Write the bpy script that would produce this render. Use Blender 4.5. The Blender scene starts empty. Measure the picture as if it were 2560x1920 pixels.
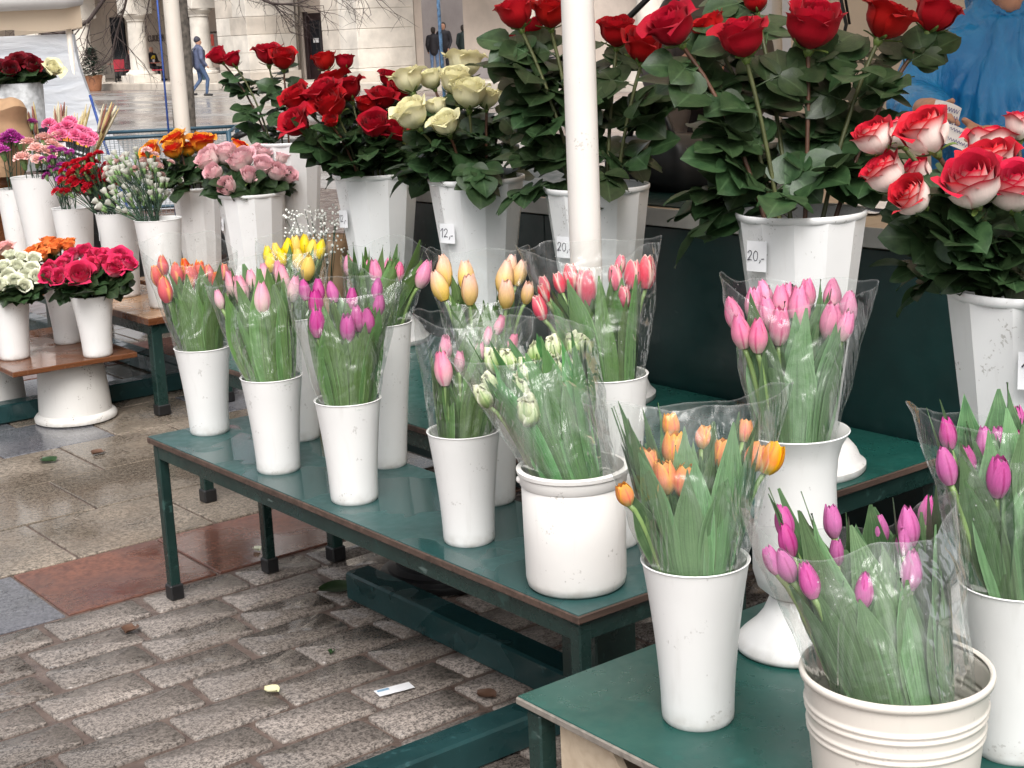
import bpy, bmesh, math, random
from mathutils import Vector, Matrix, noise
R_ = math.radians
S = bpy.context.scene
COL = S.collection

# ---------------------------------------------------------------- camera, sky, sun, exposure
def cam_axes(pitch, roll, yaw):
    p, r = R_(pitch), R_(roll)
    F = Vector((0, math.cos(p), -math.sin(p))); X = Vector((1, 0, 0)); U = X.cross(F)
    X2 = X * math.cos(r) - U * math.sin(r); U2 = X * math.sin(r) + U * math.cos(r)
    Z = Matrix.Rotation(R_(yaw), 3, 'Z')
    return Z @ X2, Z @ U2, Z @ F
cx, cu, cf = cam_axes(13.15, 2.6, -37.6)
cd = bpy.data.cameras.new('camera'); cam = bpy.data.objects.new('camera', cd); COL.objects.link(cam)
cam.matrix_world = Matrix(((cx.x, cu.x, -cf.x, 0), (cx.y, cu.y, -cf.y, 0), (cx.z, cu.z, -cf.z, 1.5), (0, 0, 0, 1)))
cd.sensor_width = 36; cd.lens = 36 * 3761 / 2560; cd.clip_start = .05; cd.clip_end = 600
S.camera = cam
SUN_EL, SUN_AZ = 52, 215          # azimuth measured from +Y towards +X
W = bpy.data.worlds.new('World'); S.world = W; W.use_nodes = True
wt = W.node_tree; wt.nodes.clear()
sky = wt.nodes.new('ShaderNodeTexSky'); sky.sky_type = 'NISHITA'; sky.sun_disc = False
sky.sun_elevation = R_(SUN_EL); sky.sun_rotation = R_(SUN_AZ); sky.dust_density = 6; sky.air_density = 1.0; sky.ozone_density = 1
hs = wt.nodes.new('ShaderNodeHueSaturation'); hs.inputs['Saturation'].default_value = .16
bg = wt.nodes.new('ShaderNodeBackground'); bg.inputs['Strength'].default_value = .15
wo = wt.nodes.new('ShaderNodeOutputWorld')
wt.links.new(sky.outputs[0], hs.inputs['Color']); wt.links.new(hs.outputs[0], bg.inputs[0]); wt.links.new(bg.outputs[0], wo.inputs[0])
sl = bpy.data.lights.new('sun', 'SUN'); sl.energy = 1.5; sl.angle = R_(40); sl.color = (1, .97, .93)
so = bpy.data.objects.new('sun', sl); COL.objects.link(so)
sd = Vector((math.sin(R_(SUN_AZ)) * math.cos(R_(SUN_EL)), math.cos(R_(SUN_AZ)) * math.cos(R_(SUN_EL)), math.sin(R_(SUN_EL))))
so.rotation_euler = (-sd).to_track_quat('-Z', 'Y').to_euler()
S.view_settings.view_transform = 'Standard'; S.view_settings.look = 'None'
S.view_settings.exposure = .47; S.view_settings.gamma = 1; S.view_settings.use_curve_mapping = False
S.cycles.transparent_max_bounces = 24; S.cycles.max_bounces = 6; S.cycles.diffuse_bounces = 2
S.cycles.glossy_bounces = 2; S.cycles.transmission_bounces = 2
S.cycles.caustics_reflective = False; S.cycles.caustics_refractive = False
S.cycles.use_denoising = True; S.cycles.adaptive_threshold = .02; S.cycles.use_adaptive_sampling = True; S.cycles.sample_clamp_indirect = 6
RNG = random.Random(11)
def rnd(a, b): return RNG.uniform(a, b)

# ---------------------------------------------------------------- mesh helpers
class MB:
    def __init__(s): s.v = []; s.f = []; s.a = []
    def add(s, vs, fs, at=None):
        n = len(s.v); s.v += [tuple(v) for v in vs]; s.f += [tuple(i + n for i in f) for f in fs]
        s.a += at if at else [(0, 0, 0)] * len(vs); return s
    def box(s, x0, x1, y0, y1, z0, z1, ch=.004, M=None):
        ch = min(ch, (x1-x0)*.3, (y1-y0)*.3, (z1-z0)*.3)
        bm = bmesh.new(); bmesh.ops.create_cube(bm, size=1)
        for v in bm.verts:
            v.co = Vector(((x0+x1)/2 + v.co.x*(x1-x0), (y0+y1)/2 + v.co.y*(y1-y0), (z0+z1)/2 + v.co.z*(z1-z0)))
        if ch > 0: bmesh.ops.bevel(bm, geom=bm.edges[:], offset=ch, segments=1, affect='EDGES')
        bm.verts.index_update()
        vs = [(M @ v.co if M else v.co) for v in bm.verts]
        s.add(vs, [[v.index for v in f.verts] for f in bm.faces]); bm.free(); return s
    def lathe(s, prof, n=40, M=None, c=(0, 0, 0), ang0=0, sx=1, sy=1, cap=True):
        vs = []; fs = []
        for (r, z) in prof:
            for i in range(n):
                a = ang0 + 2*math.pi*i/n
                p = Vector((c[0] + r*math.cos(a)*sx, c[1] + r*math.sin(a)*sy, c[2] + z)); vs.append(M @ p if M else p)
        for j in range(len(prof)-1):
            for i in range(n):
                k = (i+1) % n; fs.append((j*n+i, j*n+k, (j+1)*n+k, (j+1)*n+i))
        if cap and prof[0][0] > 1e-4: fs.append(tuple(range(n))[::-1])
        if cap and prof[-1][0] > 1e-4: fs.append(tuple((len(prof)-1)*n + i for i in range(n)))
        return s.add(vs, fs)
    def tube(s, path, rad, n=7, cap=True, at=None):
        path = [Vector(p) for p in path]
        if not hasattr(rad, '__len__'): rad = [rad]*len(path)
        vs = []; fs = []; t0 = (path[1]-path[0]).normalized()
        up = Vector((0, 0, 1)) if abs(t0.z) < .9 else Vector((1, 0, 0)); u = t0.cross(up).normalized()
        for i, p in enumerate(path):
            t = (path[min(i+1, len(path)-1)] - path[max(i-1, 0)]).normalized()
            u = (u - t*u.dot(t)).normalized(); w = t.cross(u)
            for k in range(n):
                a = 2*math.pi*k/n; vs.append(p + (u*math.cos(a) + w*math.sin(a))*rad[i])
        for j in range(len(path)-1):
            for i in range(n):
                k = (i+1) % n; fs.append((j*n+i, j*n+k, (j+1)*n+k, (j+1)*n+i))
        if cap: fs.append(tuple(range(n))[::-1]); fs.append(tuple((len(path)-1)*n + i for i in range(n)))
        return s.add(vs, fs, [at]*len(vs) if at else None)
    def grid(s, fn, nu, nv, at=None):
        vs = []; aa = []; fs = []
        for j in range(nv+1):
            for i in range(nu+1):
                u, v = i/nu*2-1, j/nv
                vs.append(fn(u, v)); aa.append(at(u, v) if at else (v, abs(u), 0))
        for j in range(nv):
            for i in range(nu):
                a = j*(nu+1)+i; fs.append((a, a+1, a+nu+2, a+nu+1))
        return s.add(vs, fs, aa)
    def ball(s, c, r, nu=10, nv=6, sz=1):
        c = Vector(c)
        return s.lathe([(max(r*math.sin(math.pi*j/nv), 1e-5), -r*sz*math.cos(math.pi*j/nv)) for j in range(nv+1)], nu, c=c)
    def mesh(s, name, mat, smooth=True, attr=False, sharp=None):
        m = bpy.data.meshes.new(name); m.from_pydata(s.v, [], s.f)
        if mat: m.materials.append(mat)
        if smooth:
            m.polygons.foreach_set('use_smooth', [True]*len(m.polygons))
            if sharp: m.set_sharp_from_angle(angle=R_(sharp))
        if attr:
            ca = m.color_attributes.new('pc', 'FLOAT_COLOR', 'POINT')
            ca.data.foreach_set('color', [x for a in s.a for x in (a[0], a[1], a[2], 1)])
        m.update(); return m
def ob(name, mesh, parent=None, loc=None, rot=None, scale=None, M=None):
    o = bpy.data.objects.new(name, mesh); COL.objects.link(o)
    if parent: o.parent = parent
    if M is not None: o.matrix_basis = M
    else:
        if loc is not None: o.location = loc
        if rot is not None: o.rotation_euler = rot
        if scale is not None: o.scale = scale if hasattr(scale, '__len__') else (scale,)*3
    return o
def tag(o, label, cat, group=None, kind=None):
    if label: o['label'] = label
    if cat: o['category'] = cat
    if group: o['group'] = group
    if kind: o['kind'] = kind
    return o
def thing(name, label, cat, loc=(0, 0, 0), rz=0, group=None):
    return tag(ob(name, None, loc=loc, rot=(0, 0, rz)), label, cat, group)
def struct(name, mesh, **k):
    o = ob(name, mesh, **k); o['kind'] = 'structure'; return o
def axis_M(loc, z, spin=0, scale=1):
    z = Vector(z).normalized(); x = Vector((0, 1, 0)).cross(z)
    if x.length < .05: x = Vector((1, 0, 0)).cross(z)
    x.normalize(); y = z.cross(x)
    M = Matrix(((x.x, y.x, z.x, 0), (x.y, y.y, z.y, 0), (x.z, y.z, z.z, 0), (0, 0, 0, 1)))
    s = scale if hasattr(scale, '__len__') else (scale,)*3
    return Matrix.Translation(loc) @ M @ Matrix.Rotation(spin, 4, 'Z') @ Matrix.Diagonal((s[0], s[1], s[2], 1))
def look_M(loc, out, up, scale=1):
    """local +Y along out, local +Z near up"""
    y = Vector(out).normalized(); x = y.cross(Vector(up)).normalized(); z = x.cross(y)
    M = Matrix(((x.x, y.x, z.x, 0), (x.y, y.y, z.y, 0), (x.z, y.z, z.z, 0), (0, 0, 0, 1)))
    return Matrix.Translation(loc) @ M @ Matrix.Scale(scale, 4)

# ---------------------------------------------------------------- material helpers
class G:
    def __init__(s, name, rough=.5, color=(.8, .8, .8), spec=.5):
        s.m = bpy.data.materials.new(name); s.m.use_nodes = True; s.t = s.m.node_tree
        s.b = s.t.nodes['Principled BSDF']; s.out = s.t.nodes['Material Output']
        s.b.inputs['Base Color'].default_value = (*color, 1); s.b.inputs['Roughness'].default_value = rough
        s.b.inputs['Specular IOR Level'].default_value = spec
    def n(s, typ, **k):
        n = s.t.nodes.new(typ)
        for a, b in k.items():
            if a in n.inputs.keys(): s.inp(n.inputs[a], b)
            else: setattr(n, a, b)
        return n
    def inp(s, sock, v):
        if isinstance(v, bpy.types.NodeSocket): s.t.links.new(v, sock)
        elif hasattr(v, '__len__') and len(v) == 3 and sock.type == 'RGBA': sock.default_value = (*v, 1)
        else: sock.default_value = v
    def set(s, **k):
        for a, b in k.items(): s.inp(s.b.inputs[a.replace('_', ' ')], b)
        return s
    def pos(s): return s.n('ShaderNodeNewGeometry').outputs['Position']
    def objc(s): return s.n('ShaderNodeTexCoord').outputs['Object']
    def orand(s): return s.n('ShaderNodeObjectInfo').outputs['Random']
    def attr(s):
        a = s.n('ShaderNodeAttribute', attribute_name='pc'); x = s.n('ShaderNodeSeparateColor', Color=a.outputs['Color'])
        return x.outputs[0], x.outputs[1], x.outputs[2]
    def noise(s, scale, detail=3, co=None, rough=.5, dist=0):
        k = dict(Scale=scale, Detail=detail, Roughness=rough, Distortion=dist)
        if co is not None: k['Vector'] = co
        return s.n('ShaderNodeTexNoise', **k).outputs['Fac']
    def vor(s, scale, co=None, out='Distance'):
        k = dict(Scale=scale)
        if co is not None: k['Vector'] = co
        return s.n('ShaderNodeTexVoronoi', **k).outputs[out]
    def map(s, co, sc): 
        return s.n('ShaderNodeMapping', Vector=co, Scale=sc).outputs[0]
    def ramp(s, fac, pts, interp='LINEAR'):
        r = s.n('ShaderNodeValToRGB', Fac=fac); cr = r.color_ramp; cr.interpolation = interp
        while len(cr.elements) < len(pts): cr.elements.new(.5)
        for e, (p, c) in zip(cr.elements, pts):
            e.position = p; e.color = (*c, 1) if hasattr(c, '__len__') else (c, c, c, 1)
        return r.outputs[0]
    def mix(s, fac, a, b, mode='MIX'):
        n = s.t.nodes.new('ShaderNodeMix'); n.data_type = 'RGBA'; n.blend_type = mode
        s.inp(n.inputs[0], fac); s.inp(n.inputs[6], a); s.inp(n.inputs[7], b); return n.outputs[2]
    def math(s, op, a, b=0, clamp=False):
        n = s.t.nodes.new('ShaderNodeMath'); n.operation = op; n.use_clamp = clamp
        s.inp(n.inputs[0], a); s.inp(n.inputs[1], b); return n.outputs[0]
    def bump(s, h, strength=.3, dist=.002):
        s.t.links.new(s.n('ShaderNodeBump', Height=h, Strength=strength, Distance=dist).outputs[0], s.b.inputs['Normal']); return s
    def hsv(s, col, h=.5, sat=1, val=1):
        return s.n('ShaderNodeHueSaturation', Color=col, Hue=h, Saturation=sat, Value=val).outputs[0]
    def thin(s, col, fac):
        """mix in translucency: petals and leaves let light through"""
        tr = s.n('ShaderNodeBsdfTranslucent', Color=col)
        mx = s.n('ShaderNodeMixShader', Fac=fac)
        s.t.links.new(s.b.outputs[0], mx.inputs[1]); s.t.links.new(tr.outputs[0], mx.inputs[2])
        s.t.links.new(mx.outputs[0], s.out.inputs[0]); return s
MATS = {}
def simple(name, color, rough=.5, spec=.5, var=.12, scale=14, metal=0, bump=0):
    if name in MATS: return MATS[name]
    g = G(name, rough, color, spec); p = g.objc(); n = g.noise(scale, 4, p)
    dk = tuple(c*(1-var) for c in color); lt = tuple(min(1, c*(1+var)) for c in color)
    g.set(Base_Color=g.ramp(n, [(.3, dk), (.7, lt)]), Metallic=metal)
    if bump: g.bump(n, bump, .004)
    MATS[name] = g.m; return g.m
# ---------------------------------------------------------------- materials
def m_white(name, col=(.80, .79, .78), dirt=.36, rough=.38):
    g = G(name, rough, col); p = g.objc()
    big = g.noise(7, 4, p); sp = g.noise(150, 2, p); streak = g.noise(1, 3, g.map(p, (60, 60, 9)))
    c1 = g.ramp(big, [(.3, tuple(c*.93 for c in col)), (.75, col)])
    spots = g.ramp(g.math('MULTIPLY', sp, g.noise(19, 2, p)), [(.40, 0), (.455, 1)])
    c2 = g.mix(g.math('MULTIPLY', spots, dirt), c1, (.23, .2, .17))
    c3 = g.mix(g.math('MULTIPLY', g.ramp(streak, [(.6, 0), (.8, 1)]), .16), c2, (.45, .42, .38))
    # grime ring at the foot of the vessel (dried soil)
    z = g.n('ShaderNodeSeparateXYZ', Vector=p).outputs[2]
    ring = g.math('MULTIPLY', g.ramp(z, [(0, 1), (.03, 0)]), g.ramp(g.noise(40, 4, p), [(.35, 0), (.7, 1)]))
    c4 = g.mix(g.math('MULTIPLY', ring, .6), c3, (.33, .28, .22))
    g.set(Base_Color=c4, Roughness=g.ramp(big, [(.3, rough-.08), (.8, rough+.12)])); g.bump(g.noise(30, 3, p), .04, .002)
    MATS[name] = g.m; return g.m
WHITE = m_white('white_plastic'); WHITE2 = m_white('white_vase_plastic', (.83, .83, .83), .5, .34)
CREAM = m_white('cream_bucket_paint', (.73, .675, .61), .35, .42); DIRTYW = m_white('dirty_white_bucket', (.70, .68, .65), .9, .5)
OLDW = m_white('old_white_pail', (.80, .775, .75), .45, .45)

def m_green(name, col, wet=0.0, chips=.5):
    g = G(name, .45, col); p = g.pos()
    n1 = g.noise(6, 5, p); n2 = g.noise(38, 4, p); fine = g.noise(260, 2, p)
    base = g.ramp(n1, [(.25, tuple(c*.7 for c in col)), (.75, tuple(c*1.35 for c in col))])
    chip = g.math('MULTIPLY', g.ramp(n2, [(.64, 0), (.68, 1)]), chips)
    scr = g.noise(1, 2, g.map(p, (200, 14, 60))); scrm = g.math('MULTIPLY', g.ramp(scr, [(.72, 0), (.76, 1)]), chips*.8)
    c1 = g.mix(chip, base, tuple(c*2.2+.005 for c in col)); c2 = g.mix(scrm, c1, (.16, .21, .2))
    water = g.ramp(g.noise(4.5, 2, p, dist=.6), [(.47, 0), (.50, 1)])
    ro = g.mix(g.math('MULTIPLY', water, wet), g.ramp(n2, [(.3, .30), (.7, .48)]), (.05, .05, .05))
    c3 = g.mix(g.math('MULTIPLY', water, wet*.5), c2, tuple(c*.75 for c in col))
    g.set(Base_Color=c3, Roughness=ro); g.bump(fine, .08, .001)
    return g.m
GREEN_TOP = m_green('green_bench_top', (.022, .070, .068), 1.0, .25)
GREEN_DRY = m_green('green_table_top', (.008, .066, .054), .25, .2)
GREEN_STEEL = m_green('green_painted_steel', (.010, .030, .026), .35, .75)
GREEN_PANEL = m_green('dark_green_panel', (.003, .021, .020), 0, .12)
TEAL_STEEL = m_green('teal_wet_steel', (.012, .045, .047), .7, .4)
def m_wood(name, c0, c1, rough=.4, wet=0, sc=(3, 40, 40)):
    g = G(name, rough); p = g.objc(); gr = g.noise(1, 6, g.map(p, sc), dist=1.2); b = g.noise(5, 3, p)
    col = g.mix(g.math('MULTIPLY', b, .5), g.ramp(gr, [(.3, c0), (.7, c1)]), tuple(c*.5 for c in c0))
    g.set(Base_Color=col)
    if wet: g.set(Roughness=g.ramp(g.noise(7, 3, p), [(.38, .05), (.58, rough)]))
    g.bump(gr, .12, .001); return g.m
BROWN = m_wood('varnished_brown_board', (.10, .034, .014), (.19, .075, .032), .34, 1)
BEECH = m_wood('light_brown_board', (.30, .155, .075), (.42, .25, .13), .35, 1)
PLYEDGE = m_wood('worn_plywood_edge', (.05, .030, .022), (.13, .08, .06), .7)
GREYEDGE = m_wood('grey_worn_edge', (.16, .14, .12), (.34, .30, .26), .8)
COUNTERW = m_wood('pale_counter_wood', (.40, .31, .22), (.52, .42, .31), .5)
CRATEW = m_wood('pale_crate_wood', (.55, .43, .31), (.68, .56, .42), .65)

def m_granite(name, light, dark, sp=260, wet=.5, tint=(.5, .42, .35), tf=.25):
    g = G(name, .4); p = g.pos(); r = g.orand()
    v1 = g.noise(sp, 2, p, .7); v2 = g.noise(sp*.42, 3, p)
    s = g.math('ADD', g.math('MULTIPLY', v1, .6), g.math('MULTIPLY', v2, .4))
    mid = tuple((a+b)/2 for a, b in zip(light, dark))
    c = g.ramp(s, [(.40, dark), (.49, mid), (.58, light)])
    stain = g.noise(3.2, 5, p)
    c = g.mix(g.math('MULTIPLY', g.ramp(stain, [(.4, 0), (.7, 1)]), tf), c, tint)
    val = g.math('ADD', g.math('MULTIPLY', r, .3), .85)
    c = g.hsv(c, val=val)
    wetm = g.ramp(g.noise(1.7, 5, p), [(.47, 1), (.62, 0)])
    c = g.mix(g.math('MULTIPLY', wetm, wet*.55), c, tuple(x*.33 for x in mid))
    g.set(Base_Color=c, Roughness=g.mix(g.math('MULTIPLY', wetm, wet), (.52,)*3, (.10,)*3))
    g.bump(g.math('ADD', g.noise(sp*.5, 2, p), g.math('MULTIPLY', g.noise(22, 3, p), 1.2)), .22, .0014); return g.m
SETT = m_granite('granite_sett', (.37, .32, .285), (.055, .046, .042), 190, .85, (.22, .18, .15), .22)
SLAB = m_granite('beige_granite_slab', (.34, .285, .23), (.07, .058, .045), 140, 1.0, (.22, .16, .11), .35)
REDSLAB = m_granite('red_sandstone_slab', (.23, .10, .068), (.12, .052, .04), 60, .95, (.13, .08, .075), .6)
BLUESLAB = m_granite('grey_blue_slab', (.20, .20, .215), (.06, .062, .07), 170, .9, (.2, .2, .25), .3)
def m_joint():
    g = G('sandy_joint', .6); p = g.pos(); n = g.noise(24, 5, p)
    g.set(Base_Color=g.ramp(n, [(.3, (.075, .052, .044)), (.7, (.15, .11, .092))]), Roughness=g.ramp(g.noise(9, 3, p), [(.4, .12), (.6, .7)]))
    g.bump(g.noise(180, 3, p), .5, .003); return g.m
JOINT = m_joint()
def m_plaza():
    g = G('plaza_paving', .5); p = g.pos()
    br = g.n('ShaderNodeTexBrick', Vector=g.n('ShaderNodeMapping', Vector=p, Rotation=(0, 0, 0)).outputs[0], Scale=1.0, Color1=(.42, .40, .39, 1), Color2=(.33, .315, .31, 1), Mortar=(.14, .13, .125, 1))
    br.inputs['Mortar Size'].default_value = .012; br.inputs['Brick Width'].default_value = .46; br.inputs['Row Height'].default_value = .44
    band = g.n('ShaderNodeSeparateXYZ', Vector=p).outputs[0]
    redband = g.math('MULTIPLY', g.ramp(g.noise(.22, 1, g.map(p, (1, .12, 1))), [(.56, 0), (.6, 1)]), .7)
    c = g.mix(redband, br.outputs[0], (.24, .14, .10)); c = g.mix(g.math('MULTIPLY', g.noise(160, 2, p), .5), c, (.12, .11, .1))
    wet = g.ramp(g.noise(.55, 5, g.map(p, (1, .5, 1))), [(.40, 1), (.66, 0)])
    c = g.mix(g.math('MULTIPLY', wet, .45), c, (.13, .125, .125))
    g.set(Base_Color=c, Roughness=g.mix(wet, (.42,)*3, (.12,)*3)); g.bump(g.math('ADD', g.noise(5, 4, p), br.outputs['Fac']), .25, .02); return g.m
PLAZA = m_plaza()

def m_rose(name, base, tip, edge, inner=None, trans=.22, e0=.72, e1=.97):
    """base: foot of the petal, tip: blade, edge: rim colour; inner = colour of the upper side"""
    g = G(name, .6, tip, .16); v, e, r = g.attr(); o = g.orand()
    c = g.ramp(v, [(.05, base), (.55, tip)])
    em = g.ramp(g.math('MAXIMUM', e, v), [(e0, 0), (e1, 1)]); c = g.mix(em, c, edge)
    if inner:
        bf = g.n('ShaderNodeNewGeometry').outputs['Backfacing']; c = g.mix(bf, c, inner)
    vein = g.noise(1, 3, g.map(g.objc(), (34, 34, 4))); c = g.hsv(c, h=g.math('ADD', .496, g.math('MULTIPLY', o, .008)), val=g.math('ADD', .82, g.math('MULTIPLY', g.math('ADD', g.math('MULTIPLY', vein, .5), g.math('MULTIPLY', r, .5)), .38)))
    g.set(Base_Color=c, Sheen_Weight=.05); g.bump(vein, .12, .003); g.thin(c, trans); return g.m
RED = m_rose('red_rose_petal', (.35, .004, .008), (.42, .004, .012), (.40, .003, .015))
DARKRED = m_rose('dark_red_rose_petal', (.16, .003, .006), (.18, .003, .008), (.14, .002, .012))
IVORY = m_rose('ivory_rose_petal', (.80, .80, .48), (.87, .82, .56), (.86, .82, .50), trans=.3)
BICO = m_rose('red_white_rose_petal', (.90, .84, .74), (.90, .72, .66), (.58, .008, .03), (.56, .012, .04), .08, .66, .97)
ORANGE = m_rose('orange_red_rose_petal', (.84, .40, .03), (.86, .30, .02), (.58, .018, .008), (.84, .34, .03), .22, .55, .88)
PINKR = m_rose('pale_pink_rose_petal', (.88, .80, .74), (.90, .70, .68), (.88, .54, .57), (.87, .50, .54), .3)
WHITER = m_rose('greenish_white_rose_petal', (.66, .72, .42), (.84, .84, .68), (.82, .84, .66), trans=.3)
ORANGE2 = m_rose('orange_rose_petal', (.86, .36, .12), (.88, .28, .08), (.84, .22, .05))
CERISE = m_rose('cerise_rose_petal', (.86, .55, .55), (.80, .24, .33), (.62, .012, .085), (.68, .03, .11), .22, .55, .9)
PEACH = m_rose('peach_rose_petal', (.84, .7, .5), (.86, .55, .45), (.85, .4, .4))

def m_tulip(name, base, mid, tip, edge, ef=.9, streak=None):
    g = G(name, .42, mid, .35); v, e, r = g.attr()
    c = g.ramp(v, [(.02, base), (.38, mid), (.95, tip)])
    c = g.mix(g.math('MULTIPLY', g.ramp(e, [(.62, 0), (.98, 1)]), ef), c, edge)
    if streak: c = g.mix(g.math('MULTIPLY', g.ramp(e, [(.02, 1), (.16, 0)]), .75), c, streak)
    vein = g.noise(1, 3, g.map(g.objc(), (60, 60, 5)))
    o = g.orand(); c = g.hsv(c, h=g.math('ADD', .49, g.math('MULTIPLY', o, .02)), sat=g.math('ADD', .82, g.math('MULTIPLY', o, .25)), val=g.math('ADD', .66, g.math('ADD', g.math('MULTIPLY', vein, .5), g.math('MULTIPLY', r, .22))))
    g.set(Base_Color=c); g.bump(vein, .2, .003); g.thin(c, .25); return g.m
T_REDY = m_tulip('red_yellow_tulip_petal', (.60, .05, .05), (.60, .02, .02), (.72, .07, .02), (.88, .42, .02))
T_LPINK = m_tulip('pale_pink_tulip_petal', (.80, .76, .55), (.82, .56, .56), (.76, .22, .38), (.80, .40, .5), .5, (.74, .25, .38))
T_MAG = m_tulip('magenta_tulip_petal', (.74, .30, .50), (.56, .09, .33), (.50, .05, .28), (.58, .12, .36), .5, (.44, .01, .2))
T_HOT = m_tulip('bright_magenta_tulip_petal', (.70, .24, .45), (.60, .10, .36), (.54, .05, .29), (.62, .13, .40), .5, (.40, .01, .17))
T_PINK = m_tulip('pink_tulip_petal', (.80, .62, .56), (.78, .27, .42), (.74, .15, .34), (.80, .34, .48), .6, (.56, .05, .2))
T_YEL = m_tulip('yellow_tulip_petal', (.76, .56, .02), (.86, .58, .01), (.86, .60, .01), (.88, .66, .02))
T_YPINK = m_tulip('yellow_pink_tulip_petal', (.80, .56, .10), (.84, .56, .18), (.86, .52, .42), (.86, .56, .46), .35)
T_REDW = m_tulip('red_white_tulip_petal', (.74, .10, .16), (.68, .03, .09), (.72, .12, .16), (.86, .66, .56), .95)
T_ORG = m_tulip('orange_tulip_petal', (.62, .52, .16), (.84, .26, .10), (.85, .30, .04), (.87, .42, .02), .9, (.80, .12, .08))
T_FRI = m_tulip('fringed_pink_tulip_petal', (.84, .64, .64), (.84, .42, .5), (.78, .2, .36), (.76, .18, .34))
T_PARR = m_tulip('green_white_tulip_petal', (.20, .36, .09), (.38, .52, .18), (.70, .74, .48), (.82, .80, .62), .9, (.16, .32, .07))

def m_leaf(name, dark, light, rough=.4, trans=.18, rib=True, val=.3):
    g = G(name, rough, dark, .4); v, e, r = g.attr(); o = g.orand()
    n = g.noise(9, 4, g.objc()); c = g.ramp(n, [(.3, dark), (.75, light)])
    bf = g.n('ShaderNodeNewGeometry').outputs['Backfacing']
    c = g.mix(g.math('MULTIPLY', bf, .55), c, tuple(x*1.5+.012 for x in light))
    if not rib:
        st = g.n('ShaderNodeTexNoise', Vector=g.n('ShaderNodeCombineXYZ', X=g.math('MULTIPLY', e, 11), Y=g.math('MULTIPLY', v, 1.5), Z=g.math('MULTIPLY', o, 40)).outputs[0], Scale=1.0, Detail=3).outputs['Fac']
        c = g.hsv(c, val=g.ramp(st, [(.3, .62), (.7, 1.25)])); c = g.mix(g.math('MULTIPLY', g.ramp(e, [(.90, 0), (1, 1)]), .55), c, tuple(x*1.6+.05 for x in light))
    if rib: c = g.mix(g.math('MULTIPLY', g.ramp(e, [(.0, 1), (.09, 0)]), .5), c, tuple(x*1.7+.02 for x in light))
    c = g.hsv(c, h=g.math('ADD', .49, g.math('MULTIPLY', o, .03)), val=g.math('ADD', 1-val, g.math('MULTIPLY', o, 2*val)))
    g.set(Base_Color=c, Roughness=rough); 
    g.bump(g.noise(1, 3, g.map(g.objc(), (50, 50, 50))), .15, .004); g.thin(c, trans); return g.m
LEAF = m_leaf('rose_leaf_green', (.017, .038, .014), (.042, .076, .028), .38)
LEAF2 = m_leaf('tulip_leaf_green', (.040, .096, .022), (.092, .168, .044), .40, .18, False)
LEAF3 = m_leaf('tulip_leaf_blue_green', (.056, .126, .050), (.118, .205, .090), .46, .18, False)
EDGELEAF = m_leaf('light_edged_leaf_green', (.032, .10, .028), (.085, .20, .06), .4, .16, False)
CARNLEAF = m_leaf('carnation_stem_green', (.030, .062, .035), (.06, .11, .065), .5, .1, False)
STEM = simple('rose_stem', (.075, .085, .028), .5, var=.4); STEMR = simple('reddish_rose_stem', (.09, .04, .022), .5, var=.4)
SEPAL = simple('sepal_green', (.13, .19, .045), .5, var=.3); TSTEM = simple('tulip_stem', (.20, .30, .10), .4, var=.25)
def m_carn(name, a, b):
    g = G(name, .7, a, .2); v, e, r = g.attr(); c = g.ramp(v, [(.2, a), (1, b)])
    c = g.hsv(c, val=g.math('ADD', .75, g.math('MULTIPLY', r, .5))); g.set(Base_Color=c); g.thin(c, .2); return g.m
K_PINK = m_carn('salmon_pink_carnation', (.80, .38, .34), (.86, .55, .50)); K_PURP = m_carn('purple_carnation', (.40, .03, .28), (.56, .09, .42))
K_MAG = m_carn('cerise_carnation', (.66, .07, .22), (.76, .19, .33)); K_RED = m_carn('red_carnation', (.50, .006, .02), (.64, .02, .045))
K_WHITE = m_carn('white_carnation', (.78, .80, .66), (.84, .83, .76)); K_SOFT = m_carn('soft_pink_carnation', (.80, .46, .44), (.84, .6, .57))

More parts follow.
